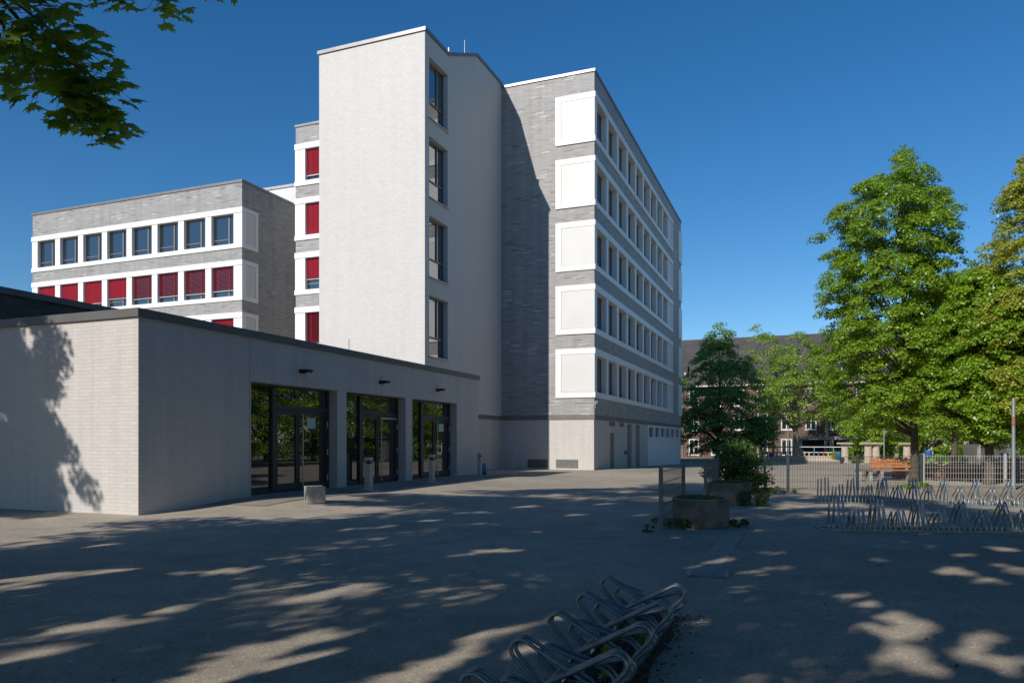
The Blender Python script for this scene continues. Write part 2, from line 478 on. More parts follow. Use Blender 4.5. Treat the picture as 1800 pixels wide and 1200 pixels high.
def cut_gaps(P, origin, rng):
    D = SUN_DIR
    keep = np.ones(len(P), bool)
    Wp = P + np.array(origin)
    wob = rng.uniform(.75, 1.2, len(P))
    for x, y, r in SUN_PATCHES:
        v = Wp - np.array([x, y, 0.0])
        q = v - np.outer(v@D, D)
        ph = np.arctan2(q[:,2], q[:,0])
        rr = r*(1+.25*np.sin(3*ph+x*5)+.2*np.sin(2*ph+y*3))*wob
        keep &= np.linalg.norm(q, axis=1) > rr
    return keep
# ------------------------------------------------------------------ ground
def axis_pts(a, b, step, far_a, far_b):
    core = list(np.arange(a, b+1e-6, step))
    lo, hi, d = [], [], step
    x = a
    while x > far_a:
        d *= 1.45; x -= d; lo.append(max(x, far_a))
    d = step; x = b
    while x < far_b:
        d *= 1.45; x += d; hi.append(min(x, far_b))
    return np.array(lo[::-1]+core+hi)
def build_ground():
    xs = axis_pts(-32, 46, .75, -900, 900); ys = axis_pts(-6, 122, .75, -900, 1200)
    nx, ny = len(xs), len(ys)
    v = [(float(x), float(y), gz(x, y)) for y in ys for x in xs]
    f = [(j*nx+i, j*nx+i+1, (j+1)*nx+i+1, (j+1)*nx+i) for j in range(ny-1) for i in range(nx-1)]
    m = bpy.data.meshes.new('ground'); m.from_pydata(v, [], f)
    m.polygons.foreach_set("use_smooth", [True]*len(f)); m.materials.append(ASPHALT)
    tag(part('ground', m, None), 'grey brown asphalt of the school forecourt and yard', 'ground', kind='structure')
build_ground()

def sheet(name, pts_l, mat, dz, label, cat, res=.5, world=False):
    """strip of ground cover: rows of (point, point) pairs subdivided and laid on the ground"""
    v, f = [], []
    n = len(pts_l); k = 6
    for a, b in pts_l:
        for i in range(k+1):
            x = a[0]+(b[0]-a[0])*i/k; y = a[1]+(b[1]-a[1])*i/k
            X, Y = (x, y) if world else W(x, y)
            v.append((X, Y, gz(X, Y)+dz))
    for j in range(n-1):
        for i in range(k):
            f.append((j*(k+1)+i, j*(k+1)+i+1, (j+1)*(k+1)+i+1, (j+1)*(k+1)+i))
    m = bpy.data.meshes.new(name); m.from_pydata(v, [], f); m.materials.append(mat)
    m.update()
    if m.polygons[0].normal.z < 0: m.flip_normals()
    return tag(part(name, m, None), label, cat, kind='structure')
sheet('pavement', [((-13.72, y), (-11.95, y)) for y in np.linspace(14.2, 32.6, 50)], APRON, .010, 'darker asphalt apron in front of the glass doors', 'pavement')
def gutter():
    v, f = [], []
    a = Vector((2.32, 9.3)); d = Vector((.3682, .9298)); nrm = Vector((.9298, -.3682))
    rng = random.Random(4)
    for i in range(30):
        for j in range(2):
            c = a + d*(i*.17+.1) + nrm*(j*.17+.02 + (0 if j else 0))
            b = MBG; hw = .0825
            z = gz(c.x, c.y) + .005 + rng.uniform(0, .003)
            p = [c+d*sx*hw+nrm*sy*hw for sx, sy in ((-1,-1),(-1,1),(1,1),(1,-1))]
            MBG.add([(q.x,q.y,z) for q in p], [(0,1,2,3)])
MBG = MB(); gutter()
tag(MBG.build('gutter_strip', PAVER), 'double row of small grey setts leading to the drain', 'gutter', kind='structure')

# white court lines on the yard
def court_line():
    m = MB()
    cx, cy, r = 29.5, 66.5, 5.2
    pr = None
    for i in range(61):
        a = R(150+i*4.0)
        pts = [(cx+(r+k)*math.cos(a)*1.35, cy+(r+k)*math.sin(a)) for k in (0, .16)]
        cur = [(x, y, gz(x, y)+.02) for x, y in pts]
        if pr: m.add([pr[0], pr[1], cur[1], cur[0]], [(0,1,2,3)])
        pr = cur
    o = m.build('court_marking', WHITEPAINT)
    o.data.update()
    if o.data.polygons[0].normal.z < 0: o.data.flip_normals()
    tag(o, 'curved white line painted on the yard asphalt', 'court line', kind='structure')
court_line()

# ------------------------------------------------------------------ buildings
def building(name, p0, label, cat):
    x, y = W(*p0)
    o = empty(name, (x, y, 0), -ANG)
    return tag(o, label, cat)
class BB(MB):                        # MB in building-grid coordinates, relative to a root at p0
    def __init__(s, p0):
        super().__init__(); s.p0 = p0
    def build(s, name, mat, parent, **k):
        s.v = [(x-s.p0[0], y-s.p0[1], z) for x, y, z in s.v]
        return MB.build(s, name, mat, parent, **k)

ZB = [4.06+3.57*i for i in range(5)]       # bottoms of the window bands
BH, SILL, HEAD = 2.76, .31, .37

def blind_mesh(w, drop, tilt, pitch=.085):
    m = MB()
    n = int(drop/pitch)
    for i in range(n):
        z = -(i+.5)*pitch
        m.obox((0, 0, z), (1,0,0), (0, math.cos(tilt), -math.sin(tilt)), (0, math.sin(tilt), math.cos(tilt)), w/2, .044, .004)
    for x in (-w*.28, w*.28):
        m.box(x-.008, x+.008, -.05, -.042, -drop, 0)
    q = MB(); q.box(-w/2, w/2, -.03, .03, -drop-.05, -drop)
    return m.mesh('blind', BLIND), q.mesh('bottom_rail', RAIL)

# shared window meshes: local x along the wall, -y outwards, z up from the sill
def window_meshes(w, h):
    fr = MB()
    t = .07
    fr.box(-w/2, w/2, -.03, .05, 0, t); fr.box(-w/2, w/2, -.03, .05, h-t, h)
    fr.box(-w/2, -w/2+t, -.03, .05, t, h-t); fr.box(w/2-t, w/2, -.03, .05, t, h-t)
    mx = w*.18
    fr.box(mx-.05, mx+.05, -.04, .05, t, h-t)
    fr.box(-w/2+t, mx-.05, -.035, .05, h*.20-.035, h*.20+.035)
    fr.box(mx+.05, mx+.10, -.045, .045, t+.02, h-t-.02)
    fr.box(-w/2-.0, w/2, -.16, -.03, -.02, .012)
    pn = MB()
    pn.box(-w/2+t, w/2-t, .0, .02, t, h-t)
    return fr.mesh('window', ALU), pn.mesh('pane', GLASS)

def put_window(root, p0, meshes, lx, ly, z, rz, blind=None, h=2.08, label=None):
    o = part('window', meshes[0], root, (lx-p0[0], ly-p0[1], z), rz)
    part('pane', meshes[1], o)
    if blind is not None:
        b = part('blind', blind[0], o, (0, -.10, h-.02)); part('bottom_rail', blind[1], b)
    if label: o['label'] = label
    return o

# ---- main block
LXM, LYM = -10.92, 40.04
MX0, MY1, MTOP = -31.18, 71.0, 22.35
def main_block():
    P0 = (LXM, LYM)
    root = building('school_building', P0, 'tall grey brick school block with white window bands and white painted ground floor', 'school')
    w = BB(P0)
    zlast = 2.84
    w.box(MX0, LXM, LYM, MY1, 3.10, ZB[0])
    for i, zb in enumerate(ZB):
        zt = zb+BH
        w.box(-22.4, LXM-.42, LYM, MY1, zb, zt)
        w.box(MX0, -22.4, LYM+.42, MY1, zb, zt)
        w.box(LXM-.42, LXM, 66.2, MY1, zb, zt)
        w.box(LXM-.42, LXM, LYM, LYM+.02, zb, zt)
        nxt = ZB[i+1] if i < 4 else MTOP-.12
        w.box(MX0, LXM, LYM, MY1, zt, nxt)
    w.build('wall', GREY_BRICK, root)
    b = BB(P0)
    b.box(MX0, LXM+.012, LYM-.012, MY1+.012, 2.84, 3.098)
    b.build('band_course', BAND, root)
    # ground floor
    g = BB(P0); I = LXM-.03; D = I-.35; T = 2.838
    g.box(MX0, D, LYM+.03, MY1-.03, -1.2, T)
    for y0, y1 in ((LYM+.03,43.72),(44.85,48.45),(49.72,51.15),(52.38,55.2)):
        g.box(D, I, y0, y1, -1.2, T)
    g.box(D, I, 43.72, 44.85, 2.12, T); g.box(D, I, 48.45, 49.72, 2.74, T); g.box(D, I, 51.15, 52.38, 2.74, T)
    g.box(D, I, 55.2, MY1-.03, -1.2, -.62)
    g.box(D, I, 70.55, MY1-.03, -.62, T)
    g.build('plinth_wall', WHITE_BRICK, root)
    d = BB(P0); d.box(D+.16, D+.22, 43.72, 44.85, -.05, 2.12); do = d.build('door', GREYDOOR, root)
    h = BB(P0); h.box(D+.22, D+.27, 43.84, 43.87, 1.0, 1.06); h.box(D+.25, D+.28, 43.84, 43.98, 1.02, 1.05); h.build('handle', STEEL, do)
    for y0, y1 in ((48.45,49.72),(51.15,52.38)):
        d = BB(P0); d.box(D+.05, D+.11, y0, y1, -.3, 2.74)
        for k in range(26):
            z = -.1+k*.107
            d.box(D+.11, D+.135, y0+.05, y1-.05, z, z+.06)
        d.build('louvre_door', GREYDOOR, root)
    for y0, y1 in ((43.56,45.0),(46.2,47.35)):
        v = BB(P0); v.box(I, I+.012, y0, y1, 2.53, 2.79)
        for k in range(5): v.box(I+.012, I+.03, y0+.03, y1-.03, 2.55+k*.046, 2.575+k*.046)
        v.build('vent', VENT, root)
    for x0, x1 in ((-14.91,-13.69),(-13.18,-11.87)):
        v = BB(P0); v.box(x0, x1, LYM+.018, LYM+.03, .09, .58)
        for k in range(7): v.box(x0+.03, x1-.03, LYM+.0, LYM+.018, .12+k*.064, .158+k*.064)
        v.build('vent', VENT, root)
    # sheet panel and strip of small windows
    p = BB(P0)
    n = 12
    for k in range(n):
        y0 = 55.22+k*(15.3/n)
        p.box(D+.2, I+.02, y0+.006, y0+15.3/n-.006, -.62, 1.82)
    p.build('sheet_panel', WHITE, root)
    f = BB(P0)
    f.box(D+.1, I+.06, 55.2, 70.55, 1.83, 1.93); f.box(D+.1, I+.02, 55.2, 70.55, 2.68, T)
    for k in range(7):
        y0 = 55.2+k*(14.85/6)
        f.box(D+.1, I+.02, y0, y0+.5, 1.93, 2.68)
    f.build('strip_frame', WHITE, root)
    for k in range(6):
        y0 = 55.7+k*(14.85/6)
        s = BB(P0); s.box(D+.12, D+.18, y0, y0+1.98, 1.93, 2.68)
        s.build('strip_window', GLASS, root)
    c = BB(P0); c.box(I+.0, I+.16, 47.55, 47.75, .75, 1.0); c.build('socket_box', VENT, root)
    # window bands on the right-hand side
    Wm = window_meshes(2.12, BH-SILL-HEAD)
    for i, zb in enumerate(ZB):
        zt = zb+BH
        f = BB(P0)
        xo, xi = LXM, LXM-.40
        y1 = 66.2
        f.box(xi, xo+.07, LYM+.02, y1, zb, zb+SILL); f.box(xi, xo+.07, LYM+.02, y1, zt-HEAD, zt)
        ys = [LYM+.02, 40.56]
        f.box(xi, xo+.03, LYM+.02, 40.52, zb+SILL, zt-HEAD)
        for k in range(9):
            a = 40.52+2.62*k
            f.box(xi, xo+.03, a+2.12, min(a+2.62, 64.12) if k == 8 else a+2.62, zb+SILL, zt-HEAD)
        f.box(xi, xo+.03, y1-.35, y1, zb+SILL, zt-HEAD)
        # return round the corner
        x0 = -13.18
        f.box(x0, xo+.07, LYM-.07, LYM+.02, zb, zb+SILL); f.box(x0, xo+.07, LYM-.07, LYM+.02, zt-HEAD+.06, zt)
        f.box(x0, x0+.33, LYM-.065, LYM, zb+SILL, zt-HEAD+.06)
        f.build('window_band', WHITE, root)
        q = BB(P0)
        q.box(x0+.345, xo+.03, LYM-.052, LYM, zb+SILL+.015, zt-HEAD+.045)
        q.build('corner_panel', INFILL, root)
        q = BB(P0); q.box(xi, xo+.0, 64.12, y1-.37, zb+SILL+.01, zt-HEAD-.01); q.build('end_panel', INFILL, root)
        for k in range(9):
            a = 40.52+2.62*k+1.06
            put_window(root, P0, Wm, LXM-.33, a, zb+SILL, R(90))
        f = BB(P0)                                   # bay at the far corner
        f.box(LXM, LXM+.09, 69.3, MY1+.10, zb-.1, zt+.0)
        f.build('far_bay', WHITE, root)
    # bands with blinds beside the tower
    Wf = window_meshes(1.65, BH-SILL-HEAD)
    drops = {4: (1.70, .9), 3: (2.0, .95), 2: (1.35, .95), 1: (2.0, .6), 0: (2.0, .9)}
    for i, zb in enumerate(ZB):
        zt = zb+BH
        f = BB(P0); yi, yo = LYM+.33, LYM
        f.box(MX0-.06, -22.46, yo-.07, yi, zb, zb+SILL); f.box(MX0-.06, -22.46, yo-.07, yi, zt-HEAD, zt)
        f.box(MX0-.03, -30.42, yo-.03, yi, zb+SILL, zt-HEAD)
        for k in range(3):
            x = -28.77+2.48*k
            f.box(x, min(x+.83, -22.46), yo-.03, yi, zb+SILL, zt-HEAD)
        f.build('window_band', WHITE, root)
        bm = blind_mesh(1.6, drops[i][0], drops[i][1])
        for k in range(3):
            put_window(root, P0, Wf, -30.42+.825+2.48*k, LYM+.25, zb+SILL, 0, bm)
    c = BB(P0)
    c.box(MX0-.05, LXM+.06, LYM-.06, LYM+.30, MTOP-.12, MTOP+.03)
    c.box(LXM-.30, LXM+.06, LYM+.30, MY1+.05, MTOP-.12, MTOP+.03)
    c.box(MX0-.05, MX0+.3, LYM+.30, MY1+.05, MTOP-.12, MTOP+.03)
    c.build('coping', COPING, root)
    r = BB(P0); r.box(MX0+.3, LXM-.30, LYM+.30, MY1, MTOP-.118, MTOP-.06); r.build('roof', COPING_DARK, root)
    for x, y in ((-14.6, 40.6), (-11.1, 46), (-11.1, 58)):
        r = BB(P0); r.tube([(x,y,MTOP-.05),(x,y,MTOP+.4)], .014, 6); r.build('lightning_rod', STEEL, root)
    k = BB(P0)
    k.box(LXM+.0, LXM+.22, LYM-.08, LYM+.06, 3.72, 3.86); k.box(LXM+.05, LXM+.17, LYM-.22, LYM-.08, 3.62, 3.74); k.tube([(LXM+.1,LYM-.1,3.72),(LXM+.1,LYM-.1,3.45)], .05, 8)
    k.build('security_camera', VENT, root)
main_block()

# ---- left wing
WX0, WX1, WY0 = -56.2, -35.6, 40.0
def wing():
    P0 = (WX1, WY0)
    root = building('school_wing', P0, 'lower grey brick wing with red blinds behind the white entrance pavilion', 'school wing')
    top = 19.38
    w = BB(P0)
    w.box(WX0, WX1, WY0, 64, -1, ZB[0])
    for i in range(4):
        zb, zt = ZB[i], ZB[i]+BH
        w.box(WX0, WX1, WY0+.42, 64, zb, zt)
        w.box(WX0, WX1, WY0, 64, zt, ZB[i+1] if i < 3 else top-.15)
    w.build('wall', GREY_BRICK, root)
    c = BB(P0)
    c.box(WX0-.06, WX1+.06, WY0-.06, WY0+.3, top-.15, top+.02); c.box(WX1-.3, WX1+.06, WY0+.3, 64, top-.15, top+.02)
    c.build('coping', COPING, root)
    r = BB(P0); r.box(WX0, WX1-.3, WY0+.3, 64, top-.148, top-.08); r.build('roof', COPING_DARK, root)
    Wm = window_meshes(1.95, BH-SILL-HEAD)
    blinds = {}
    rng = random.Random(3)
    x8 = -38.25
    for i in range(4):
        zb, zt = ZB[i], ZB[i]+BH
        f = BB(P0); yi, yo = WY0+.33, WY0
        f.box(WX0-.07, WX1+.07, yo-.07, yi, zb, zb+SILL); f.box(WX0-.07, WX1+.07, yo-.07, yi, zt-HEAD, zt)
        f.box(WX0-.03, x8-7*2.48, yo-.03, yi, zb+SILL, zt-HEAD)
        for k in range(8):
            x = x8-2.48*(7-k)
            f.box(x+1.95, WX1+.035 if k == 7 else x+2.48, yo-.03, yi, zb+SILL, zt-HEAD)
        # return on the right-hand wall
        f.box(WX1-.02, WX1+.07, yi, yo+1.55, zb, zb+SILL); f.box(WX1-.02, WX1+.07, yi, yo+1.55, zt-HEAD+.08, zt)
        f.box(WX1-.02, WX1+.06, yo+1.27, yo+1.55, zb+SILL, zt-HEAD+.08)
        f.build('window_band', WHITE, root)
        q = BB(P0); q.box(WX1-.02, WX1+.036, yi+.0, yo+1.255, zb+SILL+.012, zt-HEAD+.068); q.build('corner_panel', INFILL, root)
        for k in range(8):
            x = x8-2.48*(7-k)+.975
            bl = None
            if i == 2:
                drop = (1.98,1.98,1.62,1.42,1.60,1.62,1.64,1.60)[k]
                tl = .95 if k < 4 else .35
                bl = blinds.setdefault((drop, tl), blind_mesh(1.9, drop, tl))
            elif i < 2:
                bl = blinds.setdefault((1.98,.9), blind_mesh(1.9, 1.98, .9))
            put_window(root, P0, Wm, x, WY0+.25, zb+SILL, 0, bl)
    for x in (-53, -47.4, -40.6):
        r = BB(P0); r.tube([(x,WY0+.6,top-.05),(x,WY0+.6,top+.4)], .018, 6); r.build('lightning_rod', STEEL, root)
wing()
def link_block():
    P0 = (-33.4, 47.0)
    root = building('link_block', P0, 'white link block with flat coping showing between the wing and the tall block', 'link block')
    w = BB(P0); w.box(-42, -31.2, 47.0, 60, -1, 21.3); w.build('wall', INFILL, root)
    c = BB(P0); c.box(-42.1, -31.2, 46.92, 60, 21.3, 21.5); c.build('coping', COPING_LIGHT, root)
    c = BB(P0); c.box(-35.5, -31.2, 46.7, 46.98, 18.9, 19.05); c.build('gutter', COPING_LIGHT, root)
link_block()

# ---- stair tower
TX0, TX1, TY0 = -22.43, -16.51, 30.62
def tower():
    P0 = (TX1, TY0)
    root = building('stair_tower', P0, 'tall blank white brick stair tower with four narrow windows on its shaded side', 'stair tower')
    w = BB(P0)
    y1, za, zc = LYM-.02, 20.78, 22.40
    XI = TX1-.36
    prof = [(TY0,3.08),(y1,3.08),(y1,zc),(36.5,zc),(33.06,za),(TY0,za)]
    w.prism_x(prof, TX0, XI)
    A, B = 31.05, 33.0
    wins = [(5.65+3.755*i, 5.65+3.755*i+2.88) for i in range(4)]
    w.box(XI, TX1, TY0, A, 3.08, za)
    z = 3.08
    for a, b in wins:
        w.box(XI, TX1, A, B, z, a); z = b
    w.box(XI, TX1, A, B, z, za)
    w.prism_x([(B,3.08),(y1,3.08),(y1,zc),(36.5,zc),(33.06,za),(B,za)], XI, TX1)
    w.build('wall', TOWER_BRICK, root)
    b = BB(P0); b.box(TX0-.01, TX1+.012, TY0-.012, y1, 2.84, 3.078); b.build('band_course', BAND, root)
    g = BB(P0); g.box(TX0+.02, TX1-.02, TY0+.02, y1, -1.2, 2.838); g.build('plinth_wall', WHITE_BRICK, root)
    c = BB(P0)
    e = .07
    def coping_run(x0, x1):
        lo = [(TY0-e,za),(33.06,za),(36.5,zc),(y1,zc)]
        hi = [(y,z+.17) for y,z in lo]
        c.prism_x(lo+hi[::-1], x0, x1)
    coping_run(TX1-.3, TX1+e); coping_run(TX0-e, TX0+.3)
    c.box(TX0+.3, TX1-.3, TY0-e, TY0+.3, za, za+.17)
    c.build('coping', COPING, root)
    r = BB(P0); r.prism_x([(TY0+.3,za),(33.06,za),(36.5,zc),(y1,zc),(y1,zc+.06),(36.5,zc+.06),(33.06,za+.06),(TY0+.3,za+.06)], TX0+.3, TX1-.3); r.build('roof', COPING_DARK, root)
    fw = B-A; fh = 2.88; t = .07
    fr = MB()
    fr.box(-fw/2, fw/2, -.04, .05, 0, t); fr.box(-fw/2, fw/2, -.04, .05, fh-t, fh)
    fr.box(-fw/2, -fw/2+t, -.04, .05, t, fh-t); fr.box(fw/2-t, fw/2, -.04, .05, t, fh-t)
    fr.box(.22, .31, -.05, .05, .98, fh-t); fr.box(-fw/2+t, fw/2-t, -.05, .05, .92, 1.0)
    fm = fr.mesh('window', ALU)
    pn = MB(); pn.box(-fw/2+t, fw/2-t, 0, .02, t, fh-t); pm = pn.mesh('pane', TOWERGLASS)
    sl = MB(); sl.box(-fw/2-.05, fw/2+.05, -.36, -.05, -.05, -.005); sm = sl.mesh('sill', COPING_LIGHT)
    for a, b in wins:
        o = part('window', fm, root, (XI+.08-P0[0], (A+B)/2-P0[1], a), R(90)); part('pane', pm, o); part('sill', sm, o)
    r = BB(P0); r.tube([(TX1-.3, 35.6, zc-.3), (TX1-.3, 35.6, zc+.5)], .014, 6); r.build('lightning_rod', STEEL, root)
    r = BB(P0); r.tube([(TX1+.07, 33.0, za+.1), (TX1+.07, 33.0, za+.34)], .07, 8); r.build('alarm_lamp', COPING_LIGHT, root)
tower()

# ---- entrance pavilion
PX, PY0, PY1 = -13.67, 12.13, 30.40
def pavilion():
    P0 = (PX, PY0)
    root = building('entrance_pavilion', P0, 'low white brick entrance pavilion with three recessed glass double doors', 'pavilion')
    top = 4.38
    D = .5
    ops = [(15.70,19.60),(20.10,23.87),(24.38,28.18)]
    zo = 3.22
    w = BB(P0)
    w.box(-34, PX-D, PY0, PY1, -.8, top)
    y = PY0
    for a, b in ops:
        w.box(PX-D, PX, y, a, -.8, top); y = b
    w.box(PX-D, PX, y, PY1, -.8, top)
    for a, b in ops:
        w.box(PX-D, PX, a, b, zo, top)
    w.build('wall', WHITE_BRICK, root)
    c = BB(P0); e = .06
    c.box(-34, PX+e, PY0-e, PY0+.3, top, top+.19); c.box(PX-.3, PX+e, PY0+.3, PY1+e, top, top+.19)
    c.build('coping', COPING_DARK, root)
    r = BB(P0); r.box(-34, PX-.3, PY0+.3, PY1, top, top+.08); r.build('roof', COPING_DARK, root)
    j = BB(P0)
    for yy in (15.64, 28.24): j.box(PX, PX+.003, yy, yy+.014, 0, top) if yy < 16 else j.box(PX, PX+.003, yy, yy+.014, zo, top)
    j.build('movement_joint', BAND, root)
    G = PX-.36
    for n, (a, b) in enumerate(ops):
        f = BB(P0); zf = .15
        m1 = a+1.28; st = a+2.36
        f.box(G-.05, G+.05, a, b, zo-.06, zo); f.box(G-.05, G+.06, a, b, -.1, zf+.05)
        f.box(G-.05, G+.05, a, a+.06, zf+.05, zo-.06); f.box(G-.05, G+.05, b-.10, b, zf+.05, zo-.06)
        f.box(G-.06, G+.08, m1-.08, m1+.08, zf+.05, zo-.06)
        f.box(G-.05, G+.06, m1+.08, b-.10, 2.52, 2.66)
        f.box(G-.05, G+.04, a+.06, m1-.08, zf+.05, zf+.17)
        fo = f.build('door_frame', ALU_DARK, root)
        p = BB(P0); p.box(G-.01, G+.01, a+.06, m1-.08, zf+.17, zo-.06); p.build('side_light', DOORGLASS, fo)
        p = BB(P0); p.box(G-.01, G+.01, m1+.08, b-.10, 2.66, zo-.06); p.build('fan_light', DOORGLASS, fo)
        for q, (s0, s1) in enumerate(((m1+.09, st-.006), (st+.006, b-.11))):
            d = BB(P0); t = .085
            d.box(G-.03, G+.045, s0, s1, zf+.06, zf+.26); d.box(G-.03, G+.045, s0, s1, 2.40, 2.51)
            d.box(G-.03, G+.045, s0, s0+t, zf+.26, 2.40); d.box(G-.03, G+.045, s1-t, s1, zf+.26, 2.40)
            do = d.build('door', ALU_DARK, root)
            p = BB(P0); p.box(G-.008, G+.012, s0+t, s1-t, zf+.26, 2.40); p.build('pane', DOORGLASS, do)
            if q == 1:
                h = BB(P0)
                h.tube([(G+.12, s0+.13, zf+.1), (G+.12, s0+.13, 2.44)], .021, 8)
                for zz in (.5, 1.3, 2.2): h.tube([(G+.04, s0+.13, zz), (G+.12, s0+.13, zz)], .012, 6)
                h.build('handle', STEEL, do)
                for zz in (.5, 1.3, 2.15):
                    k = BB(P0); k.tube([(G+.06, s1+.01, zz-.09), (G+.06, s1+.01, zz+.09)], .022, 8); k.build('hinge', STEEL, do)
                if n != 1:
                    k = BB(P0); k.box(G+.0125, G+.0145, s0+.46, s0+.46+.42, 2.02, 2.34); k.build('notice', PAPER, do)
                else:
                    k = BB(P0); k.box(G+.045, G+.10, s0+.1, s1-.05, 2.41, 2.47); k.build('door_closer', STEEL, do)
        s = BB(P0); s.box(G+.06, PX+.04, a, b, -.1, zf+.012); s.build('threshold', CONCRETE, root)
    for yy in (17.84, 22.18, 26.41):
        l = BB(P0); l.box(PX, PX+.03, yy-.14, yy+.14, 3.61, 3.72); l.prism_x([(yy-.13,3.66),(yy+.13,3.66),(yy+.11,3.72),(yy-.11,3.72)], PX+.03, PX+.30)
        l.box(PX+.03, PX+.28, yy-.11, yy+.11, 3.635, 3.66)
        l.build('wall_lamp', BLACK, root)
    for x, y in ((-22, 14.2), (-15.2, 22.5)):
        r = BB(P0); r.tube([(x,y,top),(x,y,top+.9)], .015, 6); r.build('lightning_rod', STEEL, root)
pavilion()
def annex():
    P0 = (-20, 13.0)
    root = building('brick_annex', P0, 'dark brick hall rising behind the left end of the white pavilion', 'hall')
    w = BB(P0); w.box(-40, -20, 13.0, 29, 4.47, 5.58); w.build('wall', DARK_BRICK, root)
    c = BB(P0); c.box(-40, -19.93, 12.93, 29, 5.58, 5.76); c.build('coping', COPING_DARK, root)
annex()

# ---- old school across the yard
def old_school():
    ly0 = 114.7
    P0 = (-5, ly0)
    root = building('old_school', P0, 'old dark red brick school house with slate roof behind the yard trees', 'old school')
    gzv = -.97
    x0, x1 = -34, 46
    w = BB(P0); w.box(x0, x1, ly0, ly0+14, gzv-1, 9.75); w.build('wall', OLD_BRICK, root)
    r = BB(P0); r.prism_x([(ly0-.6,9.75),(ly0+14.6,9.75),(ly0+14.6,10.0),(ly0+7,17.9),(ly0-.6,10.0)], x0-.4, x1+.4)
    ro = r.build('roof', SLATE, root)
    for x in (-22, 8, 30):
        k = BB(P0); k.box(x, x+1.1, ly0+7.4, ly0+8.4, 16.5, 19.0) if x > 5 else k.box(x, x+.9, ly0+9, ly0+9.9, 15, 18.2); k.build('chimney', OLD_BRICK, ro)
    g = BB(P0); g.box(x0-.4, x1+.4, ly0-.78, ly0-.6, 9.72, 9.92); g.build('gutter', WHITEPAINT, root)
    for x in (-17.4, -8.7, -2.25, 14.1):
        k = BB(P0); k.tube([(x, ly0-.12, gzv), (x, ly0-.12, 9.75)], .07, 8); k.build('downpipe', GALV, root)
    ww, wh = 1.5, 2.45
    f = MB(); t = .16
    f.box(-ww/2, ww/2, -.05, .05, 0, t); f.box(-ww/2, ww/2, -.05, .05, wh-t, wh)
    f.box(-ww/2, -ww/2+t, -.05, .05, t, wh-t); f.box(ww/2-t, ww/2, -.05, .05, t, wh-t)
    f.box(-.07, .07, -.05, .05, t, wh-t); f.box(-ww/2+t, -.07, -.05, .05, wh*.52-.06, wh*.52+.06); f.box(.07, ww/2-t, -.05, .05, wh*.52-.06, wh*.52+.06)
    f.box(-ww/2-.08, ww/2+.08, -.12, -.05, -.1, .03)
    fm = f.mesh('window', OLDFRAME)
    p = MB(); p.box(-ww/2+t, ww/2-t, -.01, .01, t, wh-t); pm = p.mesh('pane', GLASS)
    for k in range(17):
        x = -19.0+3.3*k
        for row, z in enumerate((-.55, 3.2, 6.75)):
            if row == 0 and 3 <= (x+4.3)/3.3 < 8.2 and x > -1.5: continue
            o = part('window', fm, root, (x-P0[0], -.01, z)); part('pane', pm, o)
    for x in (4.9, 11.8, -11.2, -18):                    # dormers
        d = BB(P0)
        d.prism_x([(ly0+1.2,11.2),(ly0+4.4,11.2),(ly0+4.4,13.4),(ly0+1.0,13.1)], x-1.2, x+1.2)
        do = d.build('dormer', SLATE, ro)
        o = part('window', fm, do, (x-P0[0], 1.15, 11.3)); o.scale = (1.2, 1, .7); part('pane', pm, o)
    # arcade of the playground hall
    c = BB(P0)
    c.box(-.9, 22, ly0-4.2, ly0-.02, 1.75, 2.25)
    for x in (-.9, 3.1, 7.1, 11.1, 15.1, 19.1): c.box(x, x+.55, ly0-4.15, ly0-3.6, gzv-.3, 1.75)
    c.build('arcade', CONCRETE, root)
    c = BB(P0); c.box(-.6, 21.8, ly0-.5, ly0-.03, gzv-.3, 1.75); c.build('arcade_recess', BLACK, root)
old_school()

# ------------------------------------------------------------------ street furniture
def G(X, Y, z=0): return (X, Y, gz(X, Y)+z)

def bollard(X, Y, h, w, label):
    root = empty('light_bollard', G(X, Y), -ANG)
    tag(root, label, 'bollard', 'light bollards before the doors')
    b = MB(); b.box(-w/2, w/2, -w/2, w/2, .012, h*.80); b.build('post', BOLLARD, root)
    b = MB(); b.box(-w/2, w/2, -w/2, w/2, h*.91, h); b.box(-w/2+.01, -w/2+.03, -w/2+.01, w/2-.01, h*.80, h*.91); b.box(-w/2+.03, w/2-.01, w/2-.03, w/2-.01, h*.80, h*.91); b.build('cap', BOLLARD, root)
    b = MB(); b.box(-w/2+.03, w/2-.02, -w/2+.02, w/2-.03, h*.80, h*.91); b.build('lens', GLASS, root)
    b = MB(); b.box(-.36, .36, -.36, .36, -.03, .012); b.build('base_slab', CONCRETE, root)
bollard(-4.32, 22.3, 1.0, .19, 'square beige bollard in front of the second glass door')
bollard(-2.84, 26.2, 1.0, .165, 'square beige bollard in front of the third glass door')
bollard(-1.41, 32.3, 1.0, .16, 'square beige bollard by the pavilion corner and blue bag')

# open concrete cube, slightly tilted
def cube_bin():
    root = empty('concrete_tub', G(-4.88, 18.3), R(24))
    tag(root, 'pale open-topped concrete cube standing on the apron by the doors', 'tub')
    s, h, t = .225, .41, .04
    m = MB(); m.box(-s, s, -s, -s+t, 0, h); m.box(-s, s, s-t, s, 0, h); m.box(-s, -s+t, -s+t, s-t, 0, h); m.box(s-t, s, -s+t, s-t, 0, h)
    m.box(-s+t, s-t, -s+t, s-t, .0, .06)
    o = m.build('shell', CONCRETE, root)
    bv = o.modifiers.new('bevel', 'BEVEL'); bv.width = .008; bv.segments = 2
    m = MB(); m.box(-s+t, s-t, -s+t, s-t, .06, .30); m.build('soil', SOIL, root)
cube_bin()

